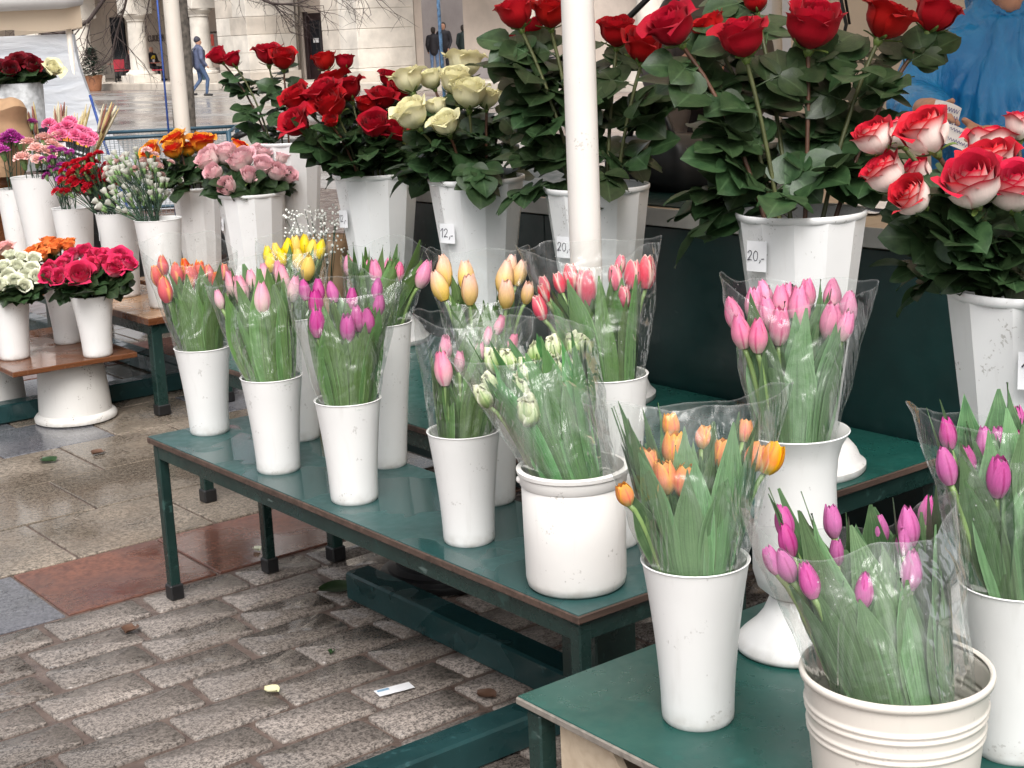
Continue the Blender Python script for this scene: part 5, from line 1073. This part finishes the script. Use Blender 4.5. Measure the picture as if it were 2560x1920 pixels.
bay = abox('bay_wall', 27.6, 27.9, 40.0, 45.2, .2, 4, WALLB); abox('bay_wall', 27.6, 27.9, 46.95, 49, .2, 4, WALLB)
dr = abox('door', 27.75, 27.85, 45.2, 46.95, .2, 2.45, DOORM); abox('door_frame', 27.66, 27.745, 46.72, 46.93, .2, 2.6, DOORM, dr); abox('pane', 27.735, 27.748, 45.9, 46.6, .75, 2.2, GLASSD, dr); abox('notice', 27.715, 27.73, 46.05, 46.4, 1.45, 1.6, PAPER, dr); abox('door_lintel', 27.6, 27.9, 45.2, 46.95, 2.5, 4, WALLB, dr)
ob('drainpipe', MB().tube([(27.5-ax0, 47.15-ay0, .2), (27.5-ax0, 47.15-ay0, 2.1), (27.45-ax0, 46.95-ay0, 2.5), (27.45-ax0, 46.95-ay0, 4)], .07, 8).mesh('drainpipe', SANDST), A)
abox('bay_wall', 27.5, 27.8, 33.0, 37.3, .2, 4, WALLB); abox('plinth', 27.42, 27.8, 33.0, 37.33, .2, .8, GREYW)
abox('bay_wall', 25.9, 26.3, 27.9, 30.5, .02, 4, WALLB); abox('window', 26.2, 26.3, 24.2, 26.7, .9, 3.2, GLASSD); abox('bay_wall', 26.0, 26.4, 20, 24.1, .02, 4, WALLB)
abox('shop_door', 30.2, 30.38, 60.6, 61.4, .2, 2.9, DOORM); abox('shop_door', 30.2, 30.38, 67.5, 69, .2, 3, GLASSD); abox('shop_door', 30.2, 30.38, 55.0, 56.2, .2, 3, GLASSD)
abox('pilaster', 30.15, 30.39, 62.6, 63.2, .2, 4, SANDST); abox('pilaster', 30.15, 30.39, 57.2, 57.7, .2, 4, SANDST); abox('pilaster', 30.15, 30.39, 66.6, 67.2, .2, 4, SANDST)
for y_, x_ in ((56.8, 25.95), (51.4, 25.95), (62.2, 25.95), (67.6, 25.95), (32.55, 26.1), (27.45, 25.9), (73, 25.95)):
    q = ob('column', MB().lathe([(.40, .50), (.37, .56), (.365, 1.2), (.35, 2.0), (.335, 2.38)], 28, c=(x_-ax0, y_-ay0, .2)).mesh('column', LIMESTONE), A)
    ob('column_base', MB().lathe([(.56, .30), (.58, .34), (.56, .40), (.47, .43), (.45, .47), (.43, .52)], 28, c=(x_-ax0, y_-ay0, .2)).mesh('column_base', LIMESTONE, sharp=40), q)
    abox('column_plinth', x_-.58, x_+.58, y_-.58, y_+.58, .201, .5, LIMESTONE, q)
    ob('capital', MB().lathe([(.335, 2.34), (.38, 2.37), (.36, 2.42), (.44, 2.52), (.5, 2.58), (.5, 2.63)], 28, c=(x_-ax0, y_-ay0, .2)).mesh('capital', LIMESTONE, sharp=40), q)
    abox('abacus', x_-.5, x_+.5, y_-.5, y_+.5, 2.83, 4.0, LIMESTONE, q)
def lettering(txt, size, P, parent):
    cu_ = bpy.data.curves.new('txt', 'FONT'); cu_.body = txt; cu_.size = size; cu_.extrude = .01; t = bpy.data.objects.new('txt', cu_); COL.objects.link(t)
    dg = bpy.context.evaluated_depsgraph_get(); me = bpy.data.meshes.new_from_object(t.evaluated_get(dg)); bpy.data.objects.remove(t); me.materials.clear(); me.materials.append(simple('brown_lettering', (.10, .07, .06), .6))
    return ob('lettering', me, parent, M=Matrix.Translation(P) @ Matrix(((0, 0, -1, 0), (-1, 0, 0, 0), (0, 1, 0, 0), (0, 0, 0, 1))))
lettering('CUKIERNIA', .42, (30.37-ax0, 65.4-ay0, 1.80), A); lettering('CUKIERNIA', .42, (30.37-ax0, 59.75-ay0, 1.80), A)
# notice board by the pier
o = thing('notice_board', 'board with white and red posters beside the pier of the arcade', 'notice board', (27.0, 52.5, .2))
ob('panel', MB().box(0, .06, -.75, .55, .25, 1.75, .01).mesh('panel', simple('board_grey', (.3, .25, .22), .6), smooth=False), o); ob('poster', MB().box(-.012, -.004, .2, .53, .95, 1.72, 0).mesh('poster', PAPER, smooth=False), o); ob('poster', MB().box(-.012, -.004, -.1, .14, 1.3, 1.72, 0).mesh('red_poster', simple('poster_red', (.6, .08, .05), .6), smooth=False), o); ob('poster', MB().box(-.012, -.004, -.7, .1, .5, 1.2, 0).mesh('pink_poster', simple('poster_beige', (.55, .42, .35), .6), smooth=False), o)
for y_ in (-.7, .5): ob('board_leg', MB().box(.0, .05, y_-.02, y_+.02, 0, .25, .002).mesh('board_leg', BLACK, smooth=False), o)
# potted conifer
TERRA = simple('terracotta', (.42, .19, .10), .8, var=.15); o = thing('potted_conifer', 'small conifer in a terracotta pot in front of the arcade', 'potted tree', (24.6, 58.3, -.05))
ob('pot', MB().lathe([(.24, 0), (.27, .05), (.34, .5), (.36, .5), (.37, .62), (.35, .62), (.32, .5)], 24).mesh('pot', TERRA, sharp=45), o)
ob('trunk', MB().tube([(0, 0, .4), (0, 0, 1.5)], [.04, .01], 6).mesh('trunk', BARK), o); mb = MB()
for k in range(900):
    z = rnd(.6, 1.65); r = (.62*(1-(z-.6)/1.25))*math.sqrt(rnd(.1, 1)); a = rnd(0, 6.28); q = Vector((r*math.cos(a), r*math.sin(a), z)); d = Vector((math.cos(a), math.sin(a), rnd(-.2, .5))).normalized(); s = Vector((-math.sin(a), math.cos(a), 0))
    ln = rnd(.12, .26); mb.add([q - s*.05, q + s*.05, q + d*ln], [(0, 1, 2)])
ob('crown', mb.mesh('crown', simple('blue_green_needles', (.045, .085, .06), .7, var=.4)), o)

# ---------------------------------------------------------------- people
def blob(name, chains, mat, parent, voxel=.03, it=5, disp=None, balls=()):
    mb = MB()
    for ch in chains:
        P = [Vector(c_[:3]) for c_ in ch]; r = [c_[3] for c_ in ch]; n = 14
        mb.tube(P, r, n)
        for p_, rr in zip(P, r): mb.ball(p_, rr, n, 8)
    for (c_, rx, ry, rz_) in balls:
        m2 = MB().ball((0, 0, 0), 1, 16, 10); mb.add([Vector((v[0]*rx+c_[0], v[1]*ry+c_[1], v[2]*rz_+c_[2])) for v in m2.v], m2.f)
    t = bpy.data.objects.new('tmp', mb.mesh('tmp', None)); COL.objects.link(t)
    md = t.modifiers.new('r', 'REMESH'); md.mode = 'VOXEL'; md.voxel_size = voxel
    ms = t.modifiers.new('s', 'SMOOTH'); ms.iterations = it; ms.factor = .5
    dg = bpy.context.evaluated_depsgraph_get(); me = bpy.data.meshes.new_from_object(t.evaluated_get(dg)); bpy.data.objects.remove(t)
    if disp:
        for v in me.vertices: v.co += disp(v.co)
    me.materials.clear(); me.materials.append(mat); me.polygons.foreach_set('use_smooth', [True]*len(me.polygons)); me.name = name
    return ob(name, me, parent)
SKIN = simple('skin', (.52, .27, .18), .5, var=.12, scale=30)
def cloth(name, col, rough=.7): return simple(name, col, rough, var=.25, scale=9, bump=.4)
def figure(label, loc, heading, hgt, jacket, trousers, pose='stand', hat=None, hair=None, group=None):
    s = hgt/1.72; o = thing('person', label, 'person', loc, heading, group); o.scale = (s, s, s)
    if pose == 'walk': lf = [(.09, 0, .90, .085), (.10, .16, .50, .062), (.10, .10, .08, .045)]; rf = [(-.09, 0, .90, .085), (-.10, .02, .48, .062), (-.10, -.26, .12, .045)]; fe = [((.10, .10), .04, 0), ((-.10, -.26), .07, .4)]
    elif pose == 'sit': lf = [(.1, 0, .52, .09), (.11, .42, .52, .065), (.11, .44, .08, .045)]; rf = [(-.1, 0, .52, .09), (-.11, .42, .52, .065), (-.11, .44, .08, .045)]; fe = [((.11, .46), .04, 0), ((-.11, .46), .04, 0)]
    else: lf = [(.09, 0, .90, .085), (.10, .02, .48, .062), (.11, 0, .08, .045)]; rf = [(-.09, 0, .90, .085), (-.10, .02, .48, .062), (-.11, 0, .08, .045)]; fe = [((.11, .02), .04, 0), ((-.11, .02), .04, 0)]
    dz = -.38 if pose == 'sit' else 0
    hip = (0, 0, .92+dz, .15)
    blob('trousers', [lf, rf, [(-.07, 0, .93+dz, .11), (.07, 0, .93+dz, .11)]], trousers, o, .03)
    arm = lambda sx: [(sx*.19, 0, 1.40+dz, .075), (sx*.25, -.02, 1.12+dz, .06), (sx*.22, .12, .90+dz, .045)]
    if pose == 'sit': arm = lambda sx: [(sx*.19, 0, 1.40+dz, .075), (sx*.25, .05, 1.14+dz, .06), (sx*.15, .28, 1.12+dz, .045)]
    blob('jacket', [[(0, 0, .90+dz, .165), (0, 0, 1.15+dz, .165), (0, 0, 1.36+dz, .15)], [(-.17, 0, 1.40+dz, .085), (.17, 0, 1.40+dz, .085)], arm(1), arm(-1), [(0, 0, 1.4+dz, .1), (0, .0, 1.50+dz, .07)]], jacket, o, .03)
    hands = [arm(1)[-1], arm(-1)[-1]]
    blob('body', [[(0, 0, 1.42+dz, .06), (0, .02, 1.53+dz, .055)], [(0, .02, 1.56+dz, .075), (0, .01, 1.64+dz, .088)], [(0, .1, 1.595+dz, .012), (0, .115, 1.58+dz, .015)]] + [[(h_[0], h_[1], h_[2], .035), (h_[0]*.98, h_[1]+.05, h_[2]-.06, .028)] for h_ in hands], SKIN, o, .02)
    if hat: blob('hat', [[(0, -.005, 1.66+dz, .098), (0, -.01, 1.71+dz, .07)]], hat, o, .02)
    if hair: blob('hair', [[(0, -.03, 1.60+dz, .085), (0, -.015, 1.665+dz, .09)]], hair, o, .02)
    for (fx, fy), fz, rot in fe: blob('shoe', [[(fx, fy-.05, fz+.01, .045), (fx, fy+.14, fz-.002, .04)]], cloth('black_shoe', (.02, .018, .02)), o, .02)
    return o
DENIM = cloth('blue_denim', (.06, .10, .19)); LDENIM = cloth('light_denim', (.16, .25, .42)); DKJ = cloth('black_jacket', (.022, .02, .026)); HAIRB = cloth('dark_hair', (.03, .022, .018)); GREYHAIR = cloth('grey_hair', (.3, .28, .26))
PUFF = cloth('blue_grey_puffer', (.085, .10, .17))
H1 = math.atan2(-1, .15)  # walking to the left in the picture
walker = figure('person in a blue grey puffer jacket walking past the arcade with a backpack', (21.54, 42.9, 0), R_(-100), 1.76, PUFF, DENIM, 'walk', hat=cloth('dark_wool_hat', (.03, .03, .045)))
walker.scale = (1.22, 1.15, 1.02)
M0 = Matrix.Translation((21.54, 42.9, 0)) @ Matrix.Rotation(R_(-100), 4, 'Z')
o = thing('backpack', 'dark grey backpack worn by the walking person', 'backpack'); o.matrix_basis = M0
BPK = cloth('dark_grey_nylon', (.05, .048, .06)); blob('bag', [[(-.07, -.34, .98, .155), (-.07, -.32, 1.32, .14)], [(.07, -.34, .98, .155), (.07, -.32, 1.32, .14)]], BPK, o, .03); blob('pocket', [[(-.07, -.49, .98, .06), (.07, -.49, .98, .06), (.07, -.48, 1.12, .06), (-.07, -.48, 1.12, .06)]], BPK, o, .025); blob('flap', [[(-.1, -.3, 1.38, .05), (.1, -.3, 1.38, .05)]], BPK, o, .025)
for sx in (-1, 1): ob('strap', MB().tube([(sx*.11, -.16, 1.42), (sx*.12, .0, 1.50), (sx*.13, .16, 1.36), (sx*.15, .14, 1.1), (sx*.14, -.1, 1.0)], .018, 6).mesh('strap', BPK), o)
o = thing('carrier_bag', 'small pale blue carrier bag held by the walking person', 'bag'); o.matrix_basis = M0
ob('sack', crumple(MB().lathe([(.05, .48), (.11, .5), (.12, .6), (.10, .74), (.06, .76)], 14, c=(-.24, .17, 0), sy=.5), .012, 9, 2).mesh('sack', simple('pale_blue_plastic', (.2, .36, .45), .5)), o); ob('handle', MB().tube([(-.28, .17, .75), (-.23, .17, .84), (-.19, .17, .75)], .006, 5).mesh('handle', simple('pale_blue_plastic', (.2, .36, .45), .5)), o)
GP = 'people standing in the arcade passage'
figure('person in a black jacket and light jeans seen from behind in the arcade passage', (28.4, 40.15, .2), R_(-40), 1.55, DKJ, LDENIM, 'stand', hair=HAIRB, group=GP)
figure('tall person in black beside the one in light jeans in the passage', (28.9, 40.3, .2), R_(120), 1.68, DKJ, DKJ, 'stand', hair=HAIRB, group=GP)
figure('person in a dark green jacket half hidden by the passage wall', (29.3, 39.75, .2), R_(-60), 1.58, cloth('dark_green_puffer', (.02, .035, .035)), DKJ, 'stand', hair=HAIRB, group=GP)
# cafe under the arcade
CR = simple('cafe_red', (.42, .03, .05), .5); 
def cafe_chair(x, y_, rz_, label):
    o = thing('cafe_chair', label, 'chair', (x, y_, .2), rz_, 'cafe chairs under the arcade')
    ob('seat', MB().box(-.22, .22, -.22, .22, .44, .48, .01).mesh('seat', CR, smooth=False), o); ob('backrest', MB().box(-.22, .22, -.24, -.2, .52, .92, .01).mesh('backrest', CR, smooth=False), o)
    for sx in (-.2, .2):
        ob('leg', MB().tube([(sx, .2, 0), (sx, .18, .44)], .015, 6).mesh('leg', BLACK), o); ob('leg', MB().tube([(sx, -.22, 0), (sx, -.22, .92)], .015, 6).mesh('leg', BLACK), o)
def cafe_table(x, y_, label):
    o = thing('cafe_table', label, 'table', (x, y_, .2), 0, 'cafe tables under the arcade'); ob('top', MB().lathe([(.40, .72), (.41, .735), (.40, .75), (.01, .752)], 24).mesh('top', simple('cafe_table_top', (.45, .16, .12), .4)), o); ob('column', MB().tube([(0, 0, .03), (0, 0, .72)], .03, 8).mesh('column', BLACK), o); ob('base', MB().lathe([(.25, 0), (.25, .02), (.04, .04)], 16).mesh('base', BLACK), o)
cafe_table(26.9, 57.6, 'small round cafe table right of the first column'); cafe_table(27.2, 61.8, 'cafe table left of the first column')
cafe_chair(26.5, 60.0, R_(160), 'red cafe chair left of the first column'); cafe_chair(26.6, 56.6, R_(60), 'red cafe chair right of the small round table'); cafe_chair(27.3, 60.6, R_(20), 'red cafe chair under the seated person at left'); cafe_chair(27.5, 59.0, R_(200), 'red cafe chair under the bald seated person')
figure('person in black seated at the cafe right of the first column', (27.5, 59.0, .2), R_(200), 1.75, DKJ, DKJ, 'sit', group='seated cafe guests'); figure('person in dark clothes seated left of the first column', (27.3, 60.6, .2), R_(20), 1.7, cloth('dark_plum_coat', (.05, .03, .04)), DKJ, 'sit', hair=HAIRB, group='seated cafe guests')
o = thing('flower_jar', 'small yellow flowers in a jar on the cafe table', 'flowers', (26.9, 57.55, .952)); ob('jar', MB().lathe([(.04, 0), (.05, .1), (.04, .12)], 12).mesh('jar', PAPER), o); mb = MB()
for k in range(12): mb.ball((rnd(-.08, .08), rnd(-.08, .08), .2+rnd(-.05, .06)), .04, 6, 4)
ob('flower_head', mb.mesh('flower_head', simple('jar_yellow', (.7, .5, .03), .6)), o)

# ---------------------------------------------------------------- the seller in the blue poncho
g = G('blue_poncho_plastic', .24, (.02, .17, .42)); p = g.objc(); n = g.noise(1, 4, g.map(p, (13, 13, 6)), dist=.9)
g.set(Base_Color=g.ramp(n, [(.3, (.012, .20, .54)), (.7, (.03, .30, .68))])); g.bump(n, .6, .025); g.thin((.03, .2, .5), .12); PONCHO = g.m
sel = thing('person', 'seller in a blue plastic poncho looking down at papers in both hands', 'person', (4.0, 2.72, 0))
B0 = Vector((4.0, 2.72, 0))
def W_(*l): return [(q[0]-B0.x, q[1]-B0.y, q[2], q[3]) for q in l]
def folds(co):
    a = math.atan2(co.y, co.x); w = .006*math.sin(a*9 + co.z*6) + .005*math.sin(a*17 - co.z*9)
    v = noise.noise_vector(co*7)*.016 + noise.noise_vector(co*17)*.007
    r = Vector((co.x, co.y, 0)); r.normalize(); return r*w + v
blob('poncho', [W_((4.06, 2.74, .55, .25), (4.05, 2.73, .95, .23), (4.04, 2.73, 1.2, .20), (4.06, 2.745, 1.36, .155)), W_((3.90, 2.86, 1.36, .085), (4.06, 2.745, 1.40, .11), (4.20, 2.62, 1.36, .085)),
    W_((3.885, 2.86, 1.36, .095), (3.80, 2.87, 1.26, .09), (3.72, 2.81, 1.22, .085), (3.66, 2.75, 1.225, .066)), W_((4.20, 2.60, 1.36, .095), (4.17, 2.52, 1.22, .09), (4.05, 2.47, 1.13, .085), (3.80, 2.50, 1.13, .075), (3.74, 2.50, 1.14, .06)),
    W_((4.07, 2.76, 1.44, .115), (4.09, 2.78, 1.53, .105), (4.11, 2.81, 1.60, .10)), W_((3.98, 2.84, 1.47, .035), (3.965, 2.70, 1.44, .035), (4.06, 2.62, 1.46, .035), (4.14, 2.66, 1.5, .035)), W_((3.99, 2.86, 1.56, .03), (4.06, 2.86, 1.66, .04), (4.13, 2.74, 1.66, .04), (4.13, 2.67, 1.56, .03))], PONCHO, sel, .013, 3, folds)
blob('trousers', [W_((4.10, 2.82, .6, .10), (4.10, 2.84, .1, .07)), W_((4.12, 2.64, .6, .10), (4.13, 2.64, .1, .07))], DKJ, sel, .03)
for q in ((4.08, 2.84), (4.11, 2.64)): blob('shoe', [W_((q[0]+.05, q[1]+.06, .05, .045), (q[0]-.08, q[1]-.1, .045, .042))], cloth('black_shoe', (.02, .018, .02)), sel, .02)
f_ = Vector((-.61, -.79, 0)); r_ = Vector((.785, -.618, 0)); hc = Vector((4.04, 2.745, 1.60))
def hp(fx, rx, z, r): q = hc + f_*fx + r_*rx; return (q.x, q.y, hc.z + z, r)
def fingers(wr, mid, tips, thumb, pr=.030):
    ch = [W_((*wr, .031), (*[(a+b)/2 for a, b in zip(wr, mid)], .034), (*mid, .032))]
    for t in tips:
        k = [mid[i]*.35 + t[i]*.65 for i in range(3)]; k[2] += .014; ch.append(W_((*mid, .012), (*k, .0098), (*t, .0078)))
    ch.append(W_((*[(a+b)/2 for a, b in zip(wr, mid)], .015), (*[m*.4+t*.6 for m, t in zip(mid, thumb)], .0115), (*thumb, .009))); return ch
head = [W_(hp(.0, 0, .03, .088), hp(.01, 0, -.02, .078)), W_(hp(.035, 0, -.05, .055), hp(.06, 0, -.082, .033)), W_(hp(-.03, 0, -.08, .06), hp(-.02, 0, -.16, .06)), W_(hp(.085, 0, .015, .011), hp(.105, 0, -.015, .015)), W_(hp(.083, -.018, -.052, .010), hp(.087, 0, -.05, .011), hp(.083, .018, -.052, .010)), W_(hp(.0, -.085, .0, .016), hp(.0, -.085, .02, .016)), W_(hp(.0, .085, .0, .016), hp(.0, .085, .02, .016))]
hL = fingers((3.60, 2.70, 1.236), (3.525, 2.60, 1.236), [(3.455, 2.535, 1.218), (3.452, 2.515, 1.222), (3.462, 2.50, 1.215), (3.485, 2.50, 1.205)], (3.50, 2.53, 1.265))
hR = fingers((3.70, 2.50, 1.15), (3.58, 2.475, 1.165), [(3.47, 2.475, 1.185), (3.462, 2.46, 1.165), (3.47, 2.45, 1.148), (3.49, 2.445, 1.132)], (3.50, 2.49, 1.215))
bd = blob('body', head, SKIN, sel, .008, 3); blob('hand', hL, SKIN, sel, .0045, 3); blob('hand', hR, SKIN, sel, .0045, 3)
for sx in (-1, 1): q = hp(.078, sx*.032, .012, 0); ob('eye', MB().ball((q[0]-B0.x, q[1]-B0.y, q[2]), .0125, 10, 8).mesh('eye', PAPER), bd)
blob('hair', [W_(hp(-.02, 0, .06, .085), hp(.03, 0, .085, .06))], HAIRB, sel, .015)
ob('ring', MB().lathe([(.0118, -.003), (.0135, 0), (.0118, .003)], 14, M=axis_M(Vector((3.53, 2.47, 1.178)) - B0, (-1, 0, .1))).mesh('ring', simple('silver', (.6, .6, .62), .2, metal=1)), sel)
def note(P, x, y, w, h, label, lines, roll):
    z = Vector(x).cross(Vector(y)).normalized(); x = Vector(x).normalized(); y = z.cross(x); M = Matrix.Translation(P) @ Matrix(((x.x, y.x, z.x, 0), (x.y, y.y, z.y, 0), (x.z, y.z, z.z, 0), (0, 0, 0, 1)))
    o = thing('paper_note', label, 'paper note', group='notes in the seller hands'); o.matrix_basis = M
    def fn(u, v): return Vector((u*w/2, (v-.5)*h, .012*(v-.5)**2*roll - .006*u*u*roll))
    ob('sheet', MB().grid(fn, 8, 8).mesh('sheet', PAPER), o); mb = MB(); rg = random.Random(int(w*9000))
    for j in range(lines):
        yy = h*(.28 - .5*j/max(1, lines-1)); pts = []
        for k in range(26): pts.append((-w*.40 + k*w*.8/25, yy + h*.075*math.sin(k*2.1 + j)*(.6+.6*rg.random())))
        ribbon(mb, [(p_.x, p_.y) for p_ in smooth_line(pts, 3)], .0014, .004)
    ob('lettering', mb.mesh('lettering', BLUEINK), o)
note((3.46, 2.52, 1.225), (.72, -.60, -.35), (.25, .35, .9), .075, .085, 'crumpled handwritten note in the seller left hand', 3, 1.5)
note((3.445, 2.465, 1.17), (.75, -.52, -.42), (.3, .3, .9), .085, .06, 'white strip with blue handwriting between the seller hands', 2, .8)
# second person bending behind the big red roses
o = thing('person', 'person in a dark grey brown jacket bending over behind the big red roses', 'person', (4.15, 4.05, 0)); B0 = Vector((4.15, 4.05, 0))
GB2 = cloth('dark_grey_brown_jacket', (.055, .045, .042), .55)
blob('jacket', [W_((4.12, 4.08, .95, .19), (4.03, 4.0, 1.25, .2), (3.90, 3.89, 1.44, .19), (3.86, 3.83, 1.40, .15)), W_((3.74, 3.93, 1.40, .09), (3.66, 3.78, 1.2, .07), (3.55, 3.70, 1.08, .055)), W_((4.02, 3.76, 1.40, .09), (3.86, 3.62, 1.2, .07), (3.70, 3.62, 1.08, .055))], GB2, o, .018, 3, lambda co: noise.noise_vector(co*8)*.02)
blob('trousers', [W_((4.15, 4.14, .95, .13), (4.18, 4.15, .5, .08), (4.2, 4.17, .08, .06)), W_((4.22, 3.98, .95, .13), (4.24, 3.97, .5, .08), (4.25, 3.97, .08, .06))], DKJ, o, .03)
blob('body', [W_((3.80, 3.78, 1.42, .06), (3.74, 3.72, 1.40, .09), (3.72, 3.70, 1.36, .08)), W_((3.55, 3.70, 1.08, .035), (3.50, 3.66, 1.05, .028)), W_((3.70, 3.62, 1.08, .035), (3.64, 3.58, 1.05, .028))], SKIN, o, .016)
blob('hair', [W_((3.765, 3.745, 1.44, .09), (3.74, 3.73, 1.42, .095))], HAIRB, o, .016); ob('strap', MB().tube([Vector(q) - B0 for q in ((3.62, 4.0, 1.5), (3.75, 3.92, 1.635), (3.90, 3.80, 1.60), (4.05, 3.78, 1.45))], .012, 6).mesh('strap', BLACK), o)
for q in ((4.18, 4.15), (4.24, 3.97)): blob('shoe', [W_((q[0]+.05, q[1]+.06, .05, .045), (q[0]-.08, q[1]-.1, .045, .042))], cloth('black_shoe', (.02, .018, .02)), o, .02)

# ---------------------------------------------------------------- small things on counter and ground
o = thing('black_bag', 'black shopping bag on the counter behind the red roses', 'bag', (3.22, 3.36, 1.015)); ob('body', crumple(MB().box(-.12, .12, -.17, .17, 0, .16, .03), .02, 8, 4).mesh('bag_body', BLACK), o); ob('handle', MB().tube([(-.06, -.1, .15), (-.06, -.06, .24), (-.06, .06, .24), (-.06, .1, .15)], .01, 6).mesh('handle', BLACK), o)
for k, (x, y_, a) in enumerate(((3.12, 2.52, .3), (3.2, 2.42, .7), (3.16, 2.46, 1.2))):
    tag(ob('paper_sheet', MB().grid(lambda u, v: Vector((u*.1, (v-.5)*.14, .003*u*u + k*.0015)), 6, 4).mesh('paper_sheet', PAPER), loc=(x, y_, 1.012+k*.004), rot=(0, 0, a)), ['white paper sheet lying on the counter, lowest of three', 'white paper sheet on top of two others on the counter', 'white paper sheet between two others on the counter'][k if k == 0 else 3-k], 'paper', 'papers on the counter')
def petal(x, y_, z, s, mat, label, rz_, name='fallen_petal', cat='petal'):
    mb = MB().grid(lambda u, v: Vector((u*s*.5*math.sin(math.pi*min(1, v*.85+.1)), s*(v-.5), .008*u*u + .05*s*(v-.5)**2+.001)), 6, 6); return tag(ob(name, mb.mesh(name, mat, attr=True), loc=(x, y_, z), rot=(0, 0, rz_)), label, cat)
petal(1.545, 2.995, .004, .04, IVORY, 'ivory petal lying on the setts', .5); petal(.985, 3.46, .003, .03, RED, 'red petal on the setts at the left edge', 1); petal(2.02, 3.93, .003, .03, WHITER, 'pale petal on the red slabs beside the bench leg', .2)
petal(2.02, 3.47, .003, .10, LEAF, 'fallen green leaf on the setts by the steel beam', 1.2, 'fallen_leaf', 'leaf'); petal(1.95, 5.42, .003, .07, LEAF, 'fallen green leaf on the slabs in front of the brown board', .4, 'fallen_leaf', 'leaf'); petal(2.13, 5.38, .003, .06, simple('brown_leaf', (.10, .05, .03), .6), 'brown fallen leaf on the beige slabs', 2, 'fallen_leaf', 'leaf'); petal(1.46, 3.60, .003, .05, simple('brown_leaf', (.10, .05, .03), .6), 'dark wet scrap on the first row of setts', 2.2, 'fallen_leaf', 'leaf')
petal(1.77, 3.09, .003, .02, LEAF, 'tiny leaf scrap on the setts', 2.2, 'fallen_leaf', 'leaf'); petal(2.17, 4.52, .003, .03, LEAF, 'small green scrap on the slabs near the bench end', .7, 'fallen_leaf', 'leaf')
petal(1.90, 2.62, .004, .05, simple('brown_leaf', (.10, .05, .03), .6), 'dry leaf on the setts beside the cross beam', .4, 'fallen_leaf', 'leaf')
o = thing('torn_label', 'torn white label on the setts near the steel beams', 'label', (1.765, 2.80, .004), R_(-10)); ob('paper', MB().box(-.045, .045, -.018, .018, 0, .001, 0).mesh('paper', PAPER, smooth=False), o); ob('print', MB().box(-.04, -.01, .004, .014, .0012, .0016, 0).mesh('print', simple('print_blue', (.2, .35, .5), .6), smooth=False), o)
